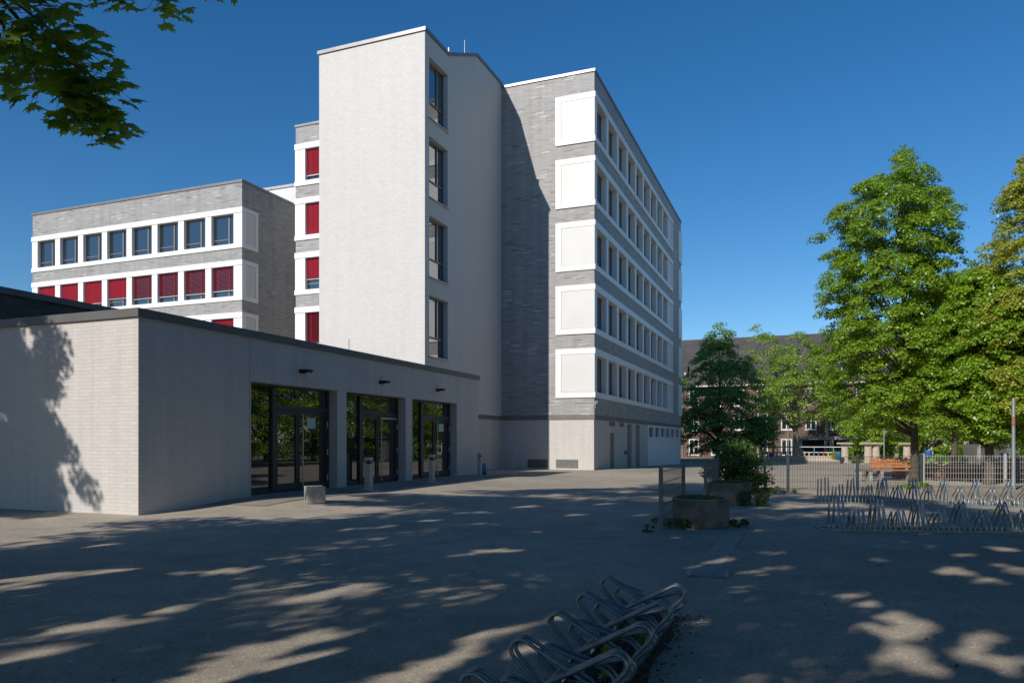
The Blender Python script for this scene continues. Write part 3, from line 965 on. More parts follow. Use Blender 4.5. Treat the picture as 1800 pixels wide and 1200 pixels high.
def bag(X, Y):
    root = empty('litter_bag', G(X, Y))
    tag(root, 'blue litter bag standing against the pavilion corner', 'bag')
    m = MB(); n = 20
    prof = [(.02,.0),(.16,.02),(.19,.15),(.21,.32),(.19,.45),(.16,.52),(.17,.56),(.14,.55),(.12,.46)]
    for k, (r, z) in enumerate(prof):
        pass
    vs = [((r*(1+.10*math.sin(5*2*math.pi*k/n+z*14)))*math.cos(2*math.pi*k/n)*1.15, (r*(1+.10*math.sin(5*2*math.pi*k/n+z*14)))*math.sin(2*math.pi*k/n), z) for r, z in prof for k in range(n)]
    fs = [(i*n+k, i*n+(k+1)%n, (i+1)*n+(k+1)%n, (i+1)*n+k) for i in range(len(prof)-1) for k in range(n)]
    m.add(vs, fs, True); m.build('sack', BLUE, root)
    m = MB(); m.lathe([(.0,.0),(.20,.0),(.21,.16),(.20,.17),(.0,.17)], 16); m.build('stand', BLACK, root)
bag(-1.40, 34.05)

# fences
def fence(pts, h, label, mat, name='mesh_fence', pm=None, rows=None, bar=.05, thick=.0026, post=.035):
    a = pts[0]
    root = empty(name, G(*a))
    tag(root, label, 'fence', 'wire mesh fences')
    for i, p in enumerate(pts):
        m = MB(); d = (Vector(pts[min(i+1, len(pts)-1)])-Vector(pts[max(0, i-1)])).normalized()
        zz = gz(*p)-gz(*a)
        m.obox((p[0]-a[0], p[1]-a[1], zz+h/2-.05), (d.x,d.y,0), (-d.y,d.x,0), (0,0,1), post*.8, post, h/2+.08)
        po = m.build('post', pm or mat, root)
        m = MB(); m.obox((p[0]-a[0], p[1]-a[1], zz+h+.045), (d.x,d.y,0), (-d.y,d.x,0), (0,0,1), post*.9, post*1.1, .012); m.build('post_cap', pm or mat, po)
    for p, q in zip(pts, pts[1:]):
        m = MB(); P, Q = Vector(p), Vector(q); d = (Q-P); L = d.length; d.normalize()
        n = max(2, int((L-.12)/bar))
        P3 = Vector((P.x-a[0], P.y-a[1], 0)); D = Vector((d.x,d.y,0)); S = Vector((-d.y,d.x,0)); U = Vector((0,0,1))
        for k in range(n+1):
            c = P3 + D*(.06+(L-.12)*k/n)
            zz = gz(P.x+d.x*L*k/n, P.y+d.y*L*k/n)-gz(*a)
            m.obox(c+U*(zz+.05+h*.48), D, S, U, thick, thick, h*.48)
        for z in (rows or [.10, .10+(h-.14)*.2, .10+(h-.14)*.4, .10+(h-.14)*.6, .10+(h-.14)*.8, h-.04]):
            for s in (-1, 1):
                m.obox(P3+D*(L/2)+S*(s*.008)+U*(z+(gz(*p)+gz(*q))/2-gz(*a)), D, S, U, L/2-.05, .003, .004)
        m.build('mesh_panel', mat, root)
    return root
u2 = (.3682, .9298)
def along(p, t): return (p[0]+u2[0]*t, p[1]+u2[1]*t)
F1 = (2.65, 13.16)
fence([F1, along(F1, 2.62)], 1.13, 'short galvanised mesh fence beside the front round planter', GALV_BLUE, pm=GALV_BLUE, thick=.0021)
F3 = (5.02, 19.2)
fence([F3, along(F3, 2.9)], 1.10, 'short galvanised mesh fence left of the bushy planter', GALV_BLUE, pm=GALV_BLUE, thick=.0021)
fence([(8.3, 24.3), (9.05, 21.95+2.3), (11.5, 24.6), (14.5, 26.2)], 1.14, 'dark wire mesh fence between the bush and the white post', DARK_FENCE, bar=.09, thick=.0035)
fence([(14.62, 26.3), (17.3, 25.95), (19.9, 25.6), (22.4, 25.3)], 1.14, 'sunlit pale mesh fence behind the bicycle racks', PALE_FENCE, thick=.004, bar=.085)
sheet('kerb', [((8.3+(22.4-8.3)*k/20, 24.22+ (1.9 if k>8 else 1.9*k/8)), (8.3+(22.4-8.3)*k/20, 24.40+(1.9 if k>8 else 1.9*k/8))) for k in range(0)] or [((14.6,26.15),(14.6,26.02)), ((22.4,25.15),(22.4,25.02))], CONCRETE, .05, 'low concrete kerb under the pale fence', 'kerb', world=True)

# planters
def planter(X, Y, r, h, label, seed, grassy=True):
    root = empty('round_planter', G(X, Y))
    tag(root, label, 'planter', 'round concrete planters')
    m = MB(); m.lathe([(r-.06,.0),(r-.02,0),(r-.005,.03),(r,h*.5),(r,h-.04),(r+.012,h-.03),(r+.012,h-.008),(r,h),(r-.065,h),(r-.075,h-.01),(r-.075,h-.12),(0,h-.12)], 56)
    m.build('ring', CONCRETE_DK, root)
    m = MB(); m.lathe([(r-.076,h-.06),(r*.5,h-.035),(.001,h-.03)], 24); m.build('soil', SOIL, root)
    if grassy:
        rng = np.random.default_rng(seed)
        n = 1500
        th = rng.uniform(0, 6.28, n); rad = (r-.1)*np.sqrt(rng.uniform(0,1,n))
        P = np.stack([rad*np.cos(th), rad*np.sin(th), h-.03+rng.uniform(0,.055,n)], 1)
        part('grass', leaf_mesh('grass', P, rng.normal(size=(n,3))+np.array([0,0,.9]), .075, GRASS, rng, .3), root)
planter(3.66, 14.35, .535, .545, 'front round concrete planter topped with grass beside the first fence post', 1)
planter(5.70, 19.35, .54, .56, 'middle round concrete planter behind the grassy front one', 2)
planter(7.45, 24.0, .55, .55, 'rear round concrete planter nearly hidden by the big bush', 3, False)
bush(G(7.25, 23.7, .1), 1.0, .85, 1.5, 8500, .085, 11, SHRUB, 'dense dark green bush spilling over the rear planter', cat='bush')
bush(G(3.02, 14.05), .34, .30, .26, 988, 0.043, 12, SHRUB, 'weeds growing at the left foot of the front planter', 'weed_clump', 'weeds', 'weeds at the planters', 4)
bush(G(4.28, 14.15), .24, .22, .2, 627, 0.040, 13, SHRUB, 'weeds growing at the right foot of the front planter', 'weed_clump', 'weeds', 'weeds at the planters', 4)
bush(G(6.13, 18.72), .46, .35, .42, 1710, 0.047, 14, SHRUB, 'weeds against the foot of the middle planter', 'weed_clump', 'weeds', 'weeds at the planters', 4)
bush(G(8.35, 23.3), .7, .45, .2, 1710, 0.043, 15, LIME2, 'low bright weeds in front of the big bush', 'weed_clump', 'weeds', 'weeds at the planters', 4)
bush(G(2.45, 13.35), .14, .12, .14, 228, 0.036, 16, SHRUB, 'small weed at the first fence post', 'weed_clump', 'weeds', 'weeds at the planters', 2)
bush(G(14.0, 25.6), 1.1, .35, .18, 1710, 0.043, 17, LIME2, 'strip of grass and weeds under the white post', 'weed_clump', 'weeds', 'weeds at the fence', 2)
bush(G(21.9, 25.9), .45, .4, .9, 900, .08, 18, LIME2, 'climbing plant growing up the pale fence', 'weed_clump', 'weeds', 'weeds at the fence', 3)

# drain grate
def grate():
    root = empty('drain_grate', G(2.42, 9.15), -ANG+R(6))
    tag(root, 'square cast iron drain grate sunk in the asphalt', 'drain grate')
    m = MB(); s = .255
    for k in range(9):
        x = -.20+k*.044
        pass
    for k in range(8):
        y = -.20+k*.055
        pts = [(-.19,y,.012),(-.1,y,-.002),(0,y,-.008),(.1,y,-.002),(.19,y,.012)]
        for p, q in zip(pts, pts[1:]):
            m.obox(((p[0]+q[0])/2, y, (p[2]+q[2])/2+.004), (q[0]-p[0],0,q[2]-p[2]), (0,1,0), (0,0,1), .052, .014, .008)
    m.build('bars', VENT, root)
    m = MB(); m.box(-s,-.19,-.24,.24,.0,.018); m.box(.19,s,-.24,.24,.0,.018); m.build('frame', GALV_BLUE, root)
    m = MB(); m.box(-.19,.19,-.23,.23,.004,.0045); m.build('shaft', BLACK, root)
grate()

# bicycle racks
def catmull(pts, n=7):
    P = [Vector(p) for p in pts]; out = []
    for i in range(len(P)-1):
        a, b, c, d = P[max(0,i-1)], P[i], P[i+1], P[min(len(P)-1,i+2)]
        for k in range(n):
            t = k/n
            out.append(.5*((2*b)+(c-a)*t+(2*a-5*b+4*c-d)*t*t+(3*b-a-3*c+d)*t**3))
    out.append(P[-1]); return out
def hoop_mesh(width, zc, over, r=.0138, gap=.080, rr=.066, mat=None):
    """double hairpin: from the near rail up and out, round the end, then straight back down to the far rail"""
    m = MB()
    for s in (-1, 1):
        x = s*gap/2
        E = Vector((-over+rr, zc))
        tgt = Vector((width-.03, .10))
        d = (tgt-E).normalized()
        h = Vector((-.62, .78))
        a0 = math.atan2(h.x, -h.y) + 2*math.pi
        a1 = math.atan2(d.x, -d.y) if False else math.atan2(abs(d.x), -d.y)
        a0 = math.atan2(-.62, -.78) + 2*math.pi
        pts = [(0,0),(0,.05),(0,max(.05,zc*.28))]
        q0 = E + Vector((math.cos(a0), math.sin(a0)))*rr
        f0 = Vector((0, max(.06, zc*.34)))
        pts += [tuple(f0.lerp(q0, .35)), tuple(f0.lerp(q0, .7))]
        for k in range(8):
            a = a0 + (a1-a0)*k/7
            q = E + Vector((math.cos(a), math.sin(a)))*rr
            pts.append((q.x, q.y))
        up = E + Vector((math.cos(a1), math.sin(a1)))*rr
        end = tgt + Vector((0, .045))
        for k in (.15,.35,.55,.75,.9):
            q = up + (end-up)*k
            pts.append((q.x, q.y))
        pts += [(width-.03, .125), (width-.004, .075), (width, .03), (width, 0)]
        m.tube(catmull([(x, p[0], p[1]) for p in pts], 5), r, 8)
    return m.mesh('wheel_hoop', mat or GALV_RACK)
def rack(loc, rz, n, label, hi=.335, lo=.20, width=.40, over=(.175,.125), pitch=.36, scale=1.0, off=.10, mat=None, skew=0.0):
    """rack along +x, hoops in the y-z plane"""
    root = empty('bicycle_rack', loc, rz); root.scale = (1, scale, scale)
    tag(root, label, 'bicycle rack', 'galvanised bicycle racks')
    L = n*pitch
    for y in (0, width):
        m = MB(); m.box(-.18, L-.1, y-.016, y+.016, .0, .035); m.build('base_rail', GALV_RACK, root)
    for k in range(0, n+1, 4):
        x = min(k*pitch, L)-.14
        m = MB(); m.box(x-.016, x+.016, .016, width-.016, .002, .03); m.build('cross_bar', GALV_RACK, root)
    width_h = width/math.cos(skew); dx = -math.sin(skew)*width_h
    H = hoop_mesh(width_h, hi, over[0], mat=mat); Lw = hoop_mesh(width_h, lo, over[1], mat=mat)
    for k in range(n):
        me = H if k % 2 == 0 else Lw
        part('wheel_hoop', me, root, (k*pitch, 0, .02), skew)
        part('wheel_hoop', me, root, (k*pitch+off+dx, width, .02), R(180)+skew)
    return root
# foreground: runs along the building grid, far end nearest the drain
FR0 = Vector((1.07, 6.84)); ud = Vector((.3682, .9298))
st = FR0 - ud*(9*.36+.02)
rack((st.x+.9298*.40, st.y-.3682*.40, 0), math.atan2(ud.y, ud.x), 10, 'foreground galvanised bicycle rack with looped wheel hoops on the asphalt')
RACKS = 1
# rows by the fence
d1 = Vector((1.0, -.115)).normalized(); d2 = Vector((.955, -.297)).normalized()
rack(G(5.85, 13.55), math.atan2(d1.y, d1.x), 14, 'nearer long bicycle rack in the shade right of the planters', .43, .28, .46, (.20, .14), .36, 1.0, .19, GALV, R(-15))
rack(G(8.15, 19.6), math.atan2(d2.y, d2.x), 20, 'farther long bicycle rack before the pale mesh fence', .47, .31, .56, (.24, .17), .36, 1.15, .19, GALV, R(-5))

# litter under the foreground rack and fallen bits
def scatter(name, n, pos, size, mat, seed, label, cat, flat=True):
    rng = np.random.default_rng(seed)
    P = np.array([pos(rng) for _ in range(n)])
    nn = rng.normal(size=(n,3))*(.35 if flat else .8)+np.array([0,0,1.0])
    o = part(name, leaf_mesh(name, P, nn, size, mat, rng, .6), None)
    tag(o, label, cat, kind='stuff')
rp = lambda rng: (lambda t, s: (st.x+ud.x*t+.93*s, st.y+ud.y*t-.37*s, .012+rng.uniform(0,.025)))(rng.uniform(-.2, 3.6), rng.normal(.27, .17))
scatter('leaf_litter', 2600, rp, .035, LITTER, 5, 'brown leaf litter gathered under the foreground rack', 'leaf litter')
def soil_patch():
    m = MB()
    rng = random.Random(2)
    pts = []
    n = 44
    for k in range(n):
        a = 2*math.pi*k/n
        t = 1.75 + 1.98*math.cos(a)*(1+rng.uniform(-.02,.03)); s = .24 + .27*math.sin(a)*(1+rng.uniform(-.14,.14))
        pts.append((st.x+ud.x*t+.93*s, st.y+ud.y*t-.37*s, .006))
    m.add(pts, [tuple(range(n))])
    o = m.build('soil_patch', SOIL); o.data.update()
    if o.data.polygons[0].normal.z < 0: o.data.flip_normals()
    tag(o, 'dark dirt collected under the foreground rack', 'dirt', kind='stuff')
soil_patch()
scatter('fallen_leaves', 90, lambda rng: (lambda x, y: (x, y, gz(x, y)+.012))(rng.uniform(-9, 9), 4.5+11*rng.uniform(0,1)**1.2), .05, LITTER, 6, 'scattered dry leaves on the asphalt', 'fallen leaves')
scatter('fallen_scraps', 60, lambda rng: (lambda x, y: (x, y, gz(x, y)+.012))(rng.uniform(-8, 8), 4.5+10*rng.uniform(0,1)), .045, PAPER, 8, 'pale scraps and petals strewn on the asphalt', 'litter')
for k, (t, s, h) in enumerate(((.9,.12,.22),(1.35,.3,.28),(1.9,.2,.2),(2.35,.3,.14))):
    p = st + ud*t + Vector((.93,-.37))*s
    bush((p.x, p.y, 0), .10, .09, h, 60, .05, 30+k, LIME2, ('weed sprig at the near end under the foreground rack','tallest weed sprig in the middle of the foreground rack','weed sprig between the middle hoops of the foreground rack','smallest weed sprig at the far end under the foreground rack')[k], 'weed_sprig', 'weed', 'weeds in the foreground rack', 3)

# ------------------------------------------------------------------ yard things
def pillar(px, Y, label):
    X = (px-900)/1300*Y
    root = empty('stone_pillar', G(X, Y), R(8))
    tag(root, label, 'pillar', 'old stone pillars in the yard')
    h = 2.1
    m = MB(); m.box(-.46,.46,-.46,.46,-.1,.12); m.build('base', STONE, root)
    m = MB()
    n = 16; prof = [(.40,.12),(.40,.2),(.355,.26),(.34,h*.5),(.31,h-.42),(.33,h-.36)]
    vs = [((r*(1-.06*(k%2)))*math.cos(2*math.pi*k/(2*n)), (r*(1-.06*(k%2)))*math.sin(2*math.pi*k/(2*n)), z) for r,z in prof for k in range(2*n)]
    m.add(vs, [(i*2*n+k, i*2*n+(k+1)%(2*n), (i+1)*2*n+(k+1)%(2*n), (i+1)*2*n+k) for i in range(len(prof)-1) for k in range(2*n)])
    m.build('shaft', STONE, root)
    m = MB(); m.lathe([(.33,h-.36),(.40,h-.3),(.46,h-.22),(.46,h-.18)], 20); m.box(-.54,.54,-.54,.54,h-.18,h); m.build('capital', STONE, root)
pillar(1485, 74, 'weathered stone pillar farthest left, beside a blue bin')
pillar(1526, 72, 'weathered stone pillar, left one of the close pair')
pillar(1539.5, 72, 'weathered stone pillar, right one of the close pair')
pillar(1594, 74, 'weathered stone pillar just left of the big lime trunk')

def bin_(px, Y, z0, label):
    X = (px-900)/1300*Y
    root = empty('litter_bin', G(X, Y), R(10))
    tag(root, label, 'litter bin', 'blue litter bins in the yard')
    m = MB(); m.tube([(0,0,-.1),(0,0,z0+.1)], .035, 8); m.build('post', GALV, root)
    m = MB(); m.lathe([(.0,z0),(.22,z0),(.27,z0+.55),(.29,z0+.60),(.25,z0+.60),(.22,z0+.3),(0,z0+.3)], 14); m.build('bucket', BLUE, root)
bin_(1355.5, 84, .35, 'blue litter bin before the arcade behind the big bush')
bin_(1474.5, 73, .55, 'blue litter bin beside the first stone pillar')
bin_(1632, 58, .75, 'blue litter bin right of the big lime trunk')
bin_(1765, 55, .55, 'blue litter bin before the grey plank hut')

def bench(X, Y, w, label, rz=0, back=True, mat=WOOD):
    root = empty('park_bench', G(X, Y), rz)
    tag(root, label, 'bench')
    m = MB()
    for k in range(4): m.box(-w/2, w/2, -.02-.12*k-.10, -.02-.12*k, .42, .46)
    m.build('seat', mat, root)
    if back:
        m = MB()
        for k in range(3): m.obox((0, .06+.02*k, .58+.13*k), (1,0,0), (0,.98,-.2), (0,.2,.98), w/2, .018, .055)
        m.build('backrest', mat, root)
    for x in (-w*.32, w*.32):
        m = MB(); m.box(x-.06, x+.06, -.46, .04, -.05, .42)
        if back: m.obox((x, .10, .65), (1,0,0), (0,.98,-.2), (0,.2,.98), .05, .03, .30)
        m.build('leg', CONCRETE, root)
bench(15.75, 30.6, 1.75, 'orange wooden bench behind the mesh fence left of the lime trunk', R(-8))
bench(20.7, 31.0, 1.5, 'orange wooden bench behind the pale fence near the grey pole', R(-14))
bench(14.35, 30.3, .62, 'small low stool bench left of the orange bench', R(-10), False, BROWNWOOD)

def seat_wall():
    root = empty('seating_wall', G(22.0, 33.5), 0)
    tag(root, 'low curved brown timber wall of the seating ring behind the pale fence', 'seating wall')
    m = MB(); c = MB()
    for k in range(24):
        a0, a1 = R(195+k*6.2), R(195+(k+1)*6.2)
        for mm, r0, r1, z0, z1 in ((m, 4.6, 4.75, -.1, .62), (c, 4.50, 4.95, .62, .68)):
            p = [(r*math.cos(a)*1.15, r*math.sin(a)*.8, z) for z in (z0, z1) for a, r in ((a0,r0),(a1,r0),(a1,r1),(a0,r1))]
            mm.add(p, [(0,3,2,1),(4,5,6,7),(0,1,5,4),(1,2,6,5),(2,3,7,6),(3,0,4,7)])
    m.build('timber_front', BROWNWOOD, root); c.build('cap_stone', STONE, root)
seat_wall()
for k, (dx, dy, s, lab) in enumerate(((18.9, 29.2, .20, 'left pale sack on the seating wall behind the fence'), (19.35, 29.1, .22, 'right pale sack on the seating wall behind the fence'))):
    m = MB(); n = 16
    prof = [(.05,0),(.75,.03),(.95,.35),(.9,.8),(.55,1.2),(.25,1.35),(.35,1.5),(.05,1.45)]
    m.add([(s*r*(1+.12*math.sin(3*a+z*3))*math.cos(a), s*r*.8*(1+.1*math.sin(4*a-z*2))*math.sin(a), s*z*1.1) for r, z in prof for a in [2*math.pi*i/n for i in range(n)]],
          [(i*n+j, i*n+(j+1)%n, (i+1)*n+(j+1)%n, (i+1)*n+j) for i in range(len(prof)-1) for j in range(n)], True)
    o = m.build('sack', FABRIC, None, G(dx+1.0, dy+1.6, .68)); tag(o, lab, 'sack', 'pale sacks')

def low_wall():
    X, Y = (1410-900)/1300*88, 88
    root = empty('garden_wall', G(X, Y), -ANG)
    tag(root, 'low stone planting wall with coloured posts before the old school', 'garden wall')
    m = MB(); m.box(-4.2, 4.2, -.2, .2, -.2, .62); m.build('wall', STONE, root)
    for k in range(16):
        m = MB(); x = -3.9+k*.52
        m.tube([(x,0,.62),(x,0,1.0)], .085, 8); m.lathe([(.085,1.0),(.06,1.08),(.0,1.12)], 8, (x,0)); m.build('coloured_post', (REDP, BLUE, YELP, STONE, REDP, FABRIC, BLUE)[(k*5)%7], root)
low_wall()
def railing():
    X0, X1, Y0, Y1 = (1335-900)/1300*92, (1500-900)/1300*86, 92, 86
    root = empty('hand_railing', G(X0, Y0))
    tag(root, 'long pale tubular railing in front of the old school arcade', 'railing')
    P, Q = Vector((0,0,0)), Vector((X1-X0, Y1-Y0, gz(X1,Y1)-gz(X0,Y0)))
    for z in (1.0, 1.65):
        m = MB(); m.tube([P+Vector((0,0,z)), Q+Vector((0,0,z))], .065, 8); m.build('rail', GALV, root)
    for k in range(6):
        p = P.lerp(Q, k/5); m = MB(); m.tube([p+Vector((0,0,-.2)), p+Vector((0,0,1.65))], .06, 8); m.build('post', GALV, root)
railing()
def lamp_post(px, Y, h, label, mat, name='lamp_post', head=True):
    X = (px-900)/1300*Y
    root = empty(name, G(X, Y)); tag(root, label, 'lamp post' if head else 'pole')
    m = MB(); m.tube([(0,0,-.1),(0,0,h*.3),(0,0,h)], [.07,.06,.05], 8); m.build('pole', mat, root)
    if head:
        m = MB(); m.lathe([(.05,h),(.16,h+.05),(.18,h+.28),(.10,h+.36),(.0,h+.38)], 12); m.build('lamp_head', FABRIC, root)
    else:
        m = MB(); m.tube([(0,0,h),(0,0,h+.03)], .05, 8); m.tube([(0,0,h*.70),(0,0,h*.80)], .056, 8); m.build('rusty_sleeve', RUST, root)
lamp_post(1554, 70, 3.3, 'slim grey lamp post between the stone pillars', GALV)
lamp_post(1781.5, 24.6, 3.05, 'slim grey pole with a rusty red sleeve before the plank hut', GALV, 'metal_pole', False)
def hut():
    root = empty('plank_hut', G(44.5, 60), R(-10))
    tag(root, 'grey plank hut at the far right behind the pole', 'hut')
    m = MB()
    for k in range(9): m.box(-4, 6, -.03 if k%2 else 0, .4, k*.27, k*.27+.255)
    m.box(-3.95, 5.95, .4, 5, 0, 2.4)
    m.build('wall', GREYWOOD, root)
    m = MB(); m.box(-4.2, 6.2, -.3, 5.2, 2.43, 2.6); m.build('roof', COPING_DARK, root)
hut()
def fence_wall():
    root = empty('board_wall', G(37.2, 62), R(-6))
    tag(root, 'long dark grey board wall in the shade behind the trees', 'wall')
    m = MB()
    for k in range(13): m.box(-.8+k*.42, -.8+k*.42+.405, 0, .06, -.1, 1.9)
    m.build('boards', COPING_DARK, root)
    for x in (-.9, 1.8, 4.7):
        m = MB(); m.box(x-.12, x+.12, -.14, 0, -.1, 2.05); m.build('post', CONCRETE, root)
fence_wall()

# ------------------------------------------------------------------ trees
def env_px(rows, Y, trunk_px, base_z):
    """outline rows (py, x left, x right) of a crown Y metres away -> (height, radius, dx, dy)"""
    e = []
    for py, a, b in rows:
        z = EYE-(py-774)/1300*Y - base_z
        e.append((z, (b-a)/2/1300*Y, ((a+b)/2-trunk_px)/1300*Y, 0.0))
    return sorted(e)
def yard_tree(px, Y, rows, nclump, per, leaf, clump, seed, lm, bark, r0, label, **k):
    X = (px-900)/1300*Y
    b = gz(X, Y)
    return tree((X, Y, b), env_px(rows, Y, px, b), nclump, per, leaf, clump, seed, lm, bark, r0, label, 'trees in the school yard', **k)

yard_tree(1606, 29.8, [(266,1585,1596),(285,1552,1606),(325,1512,1640),(350,1488,1658),(380,1472,1672),(450,1466,1684),(520,1460,1684),(570,1444,1690),(640,1458,1702),(700,1476,1705),(742,1492,1672)],
          980, 140, .105, .38, 1, LIME, BARK, .16, 'tall leafy lime tree with straight trunk behind the racks', nlimb=80, flat=.5,
          keep=lambda p, a: p[2] > 3.5 or math.hypot(p[0], p[1]) > 1.1)
yard_tree(1738, 27.6, [(480,1690,1760),(530,1655,1800),(600,1640,1830),(680,1635,1840),(740,1645,1820),(772,1690,1790)],
          680, 140, .105, .38, 2, LIME2, BARK, .17, 'shorter bright green tree right of the tall lime', flat=.5)
yard_tree(1845, 26.6, [(262,1812,1845),(300,1790,1880),(360,1762,1920),(430,1742,1950),(520,1722,1960),(620,1715,1970),(700,1735,1960),(745,1770,1920)],
          720, 140, .102, .38, 3, YELLOWGREEN, BARK, .17, 'yellow green tree cut by the right edge of the view', flat=.5)
yard_tree(1679, 46, [(500,1650,1720),(580,1610,1760),(660,1600,1770),(730,1610,1760),(765,1650,1710)],
          130, 150, .17, .75, 4, LIME, BARK, .2, 'green tree filling the gap behind the lime trunk')
yard_tree(1262, 84, [(575,1256,1274),(592,1240,1294),(615,1222,1308),(650,1208,1324),(700,1200,1332),(750,1198,1338),(790,1215,1328)],
          270, 110, .25, .90, 5, DARKLEAF, BARK, .28, 'dark shaded tree close to the tall block', nlimb=70)
yard_tree(1398, 92, [(587,1395,1412),(610,1362,1432),(650,1340,1455),(690,1328,1468),(720,1335,1462),(742,1370,1430)],
          175, 105, .26, 1.05, 6, OLIVE, BARK_PALE, .34, 'light green tree with pale trunk before the old school', nlimb=80, inner=.3)
yard_tree(1452, 100, [(625,1442,1470),(660,1428,1485),(700,1424,1490),(738,1436,1482)],
          70, 105, .26, 1.0, 10, OLIVE, BARK_PALE, .24, 'light green tree half hidden at the left edge of the tall lime')
yard_tree(1336, 104, [(576,1322,1360),(600,1308,1370),(640,1310,1372),(690,1320,1368)],
          46, 60, .26, .9, 7, OLIVE, BARK_PALE, .22, 'thin sparse tree with bare yellowish twigs above the roof', nlimb=46)
yard_tree(1340, 83, [(735,1318,1362),(752,1305,1372),(770,1312,1366),(782,1325,1352)],
          40, 110, .25, .8, 8, DARKLEAF, BARK, .26, 'small dark leaning tree left of the pale trunk', lean=(-.5,0))
for k, (X, Y, lab) in enumerate(((18.5, 93.0, 'unseen tree added behind the grey block to shade the old school'), (13.0, 88.0, 'second unseen tree added behind the grey block for the same shade'))):  # hidden from view, added to put the lower old school facade in shade
    tree((X, Y, gz(X, Y)), [(2,3,0,0),(5,4.5,0,0),(9,4,0,0),(12.5,.8,0,0)], 120, 110, .3, 1.3, 90+k, DARKLEAF, BARK, .3, lab, 'unseen trees added behind the grey block')
yard_tree(1540, 78, [(690,1520,1560),(720,1492,1585),(750,1480,1600),(785,1490,1600)],
          80, 130, .24, .95, 9, LIME2, BARK, .2, 'bright bushy tree behind the pair of stone pillars')
yard_tree(1625, 82, [(640,1600,1650),(690,1575,1690),(740,1570,1700),(785,1580,1690)],
          90, 120, .27, 1.2, 21, LIME, BARK, .25, 'dense tree in the background right of the lime trunk')
yard_tree(1720, 80, [(610,1690,1760),(680,1660,1790),(740,1655,1790),(775,1690,1760)],
          90, 120, .27, 1.2, 22, LIME2, BARK, .25, 'dense tree behind the dark board wall')
yard_tree(1800, 66, [(560,1770,1830),(640,1735,1870),(720,1740,1870),(765,1770,1840)],
          90, 130, .24, 1.1, 23, LIME, BARK, .25, 'dense tree rising behind the plank hut')
yard_tree(1960, 44, [(430,1930,1990),(540,1880,2040),(650,1860,2060),(740,1900,2020)],
          120, 130, .19, .9, 24, LIME, BARK, .22, 'green tree beyond the right edge, mirrored in the doors')
yard_tree(2140, 40, [(380,2110,2170),(520,2040,2240),(650,2020,2260),(740,2080,2200)],
          120, 130, .19, .9, 25, LIME2, BARK, .22, 'second green tree beyond the right edge, mirrored in the doors')
for k, (X, Y, lab) in enumerate(((33.5, 42.5, 'first bushy tree of the row beyond the right edge'), (38.0, 50.0, 'second bushy tree of the row beyond the right edge'), (30.0, 33.5, 'bushy tree nearest to the racks beyond the right edge'), (47.0, 69.0, 'bushy tree farthest back beyond the right edge'), (55.0, 78.0, 'bushy tree behind the plank hut and its row'), (43.0, 58.5, 'last bushy tree of the row beyond the right edge'), (31.5, 24.0, 'bushy tree level with the fence beyond the right edge'))):
    tree((X, Y, gz(X, Y)), [(.6,2.2,0,0),(2.5,3.4,0,0),(5.5,3.8,0,0),(9,2.8,0,0),(12,.6,0,0)], 150, 120, .2, 1.0, 70+k, LIME, BARK, .2, lab, 'trees beyond the right edge')
bush(G(39.0, 78), 5.2, 1.3, 2.4, 7500, .19, 41, LIME2, 'bright green hedge right behind the stone pillars', 'hedge', 'hedge', None, 10)
bush(G(35.6, 60.5), 1.6, 1.0, 2.3, 3600, .17, 42, LIME, 'dark green shrubbery left of the board wall', 'hedge', 'hedge', None, 10)

# trees out of view that shade the forecourt; some are added to block skylight
def shade(X, Y, env, ncl, seed, label, mat=MAPLE, leaf=.23, clump=1.3, per=520, **k):
    return tree((X, Y, gz(X, Y)), env, ncl, per, leaf, clump, seed, mat, BARK, .3, label, 'trees shading the forecourt', nlimb=26, gaps=True, **k)
mapleA, _ = shade(-11.0, 3.0, [(4.5,2.5,0,0),(7,4.3,0,0),(11,4.7,0,0),(15,4.2,0,0),(18,2.4,0,0),(19.5,.5,0,0)], 100, 51, 'big maple whose branch hangs into the upper left corner')
shade(-6.0, -3.2, [(4.8,2.5,0,0),(7,4.6,0,0),(10,4.8,0,0),(13,3.4,0,0),(15,.8,0,0)], 66, 52, 'broad maple behind the viewer shading the middle asphalt')
shade(2.2, -6.0, [(4.8,2.5,0,0),(7,4.6,0,0),(10,4.8,0,0),(13,3.6,0,0),(15,.8,0,0)], 56, 53, 'broad maple behind the viewer shading the right asphalt')
shade(-19.0, 10.6, [(2.2,2.4,0,0),(5,3.0,0,0),(8,2.9,0,0),(10.5,2.0,0,0),(12.8,.4,0,0)], 420, 55, 'narrow tree casting its leafy shadow on the white wall', leaf=.15, clump=.6, per=260)

shade(9.0, -8.5, [(4.8,2.5,0,0),(7,4.6,0,0),(10,4.8,0,0),(13,3.6,0,0),(15,.8,0,0)], 56, 56, 'unseen maple added behind the viewer at the right to cut skylight')  # out of view, added to cut skylight on the ground
shade(-15.0, -6.0, [(4.5,2.5,0,0),(7,4.3,0,0),(11,4.7,0,0),(15,3.6,0,0),(17,.8,0,0)], 40, 54, 'tall maple far behind the viewer to the left')
shade(-22.5, 7.2, [(2.2,2.2,0,0),(5,2.8,0,0),(9,2.8,0,0),(12,2.0,0,0),(14.6,.4,0,0)], 260, 63, 'second narrow tree added out of view to thicken the white wall shadow', leaf=.16, clump=.7, per=200)  # added to make the leafy shadow on the wall denser
shade(3.6, -1.2, [(6.6,3,0,0),(8.5,5.6,0,0),(11,5.8,0,0),(13.5,3.8,0,0),(15.5,.8,0,0)], 40, 58, 'unseen maple added just behind the viewer to block overhead sky')  # added sky occluder above the foreground, out of view
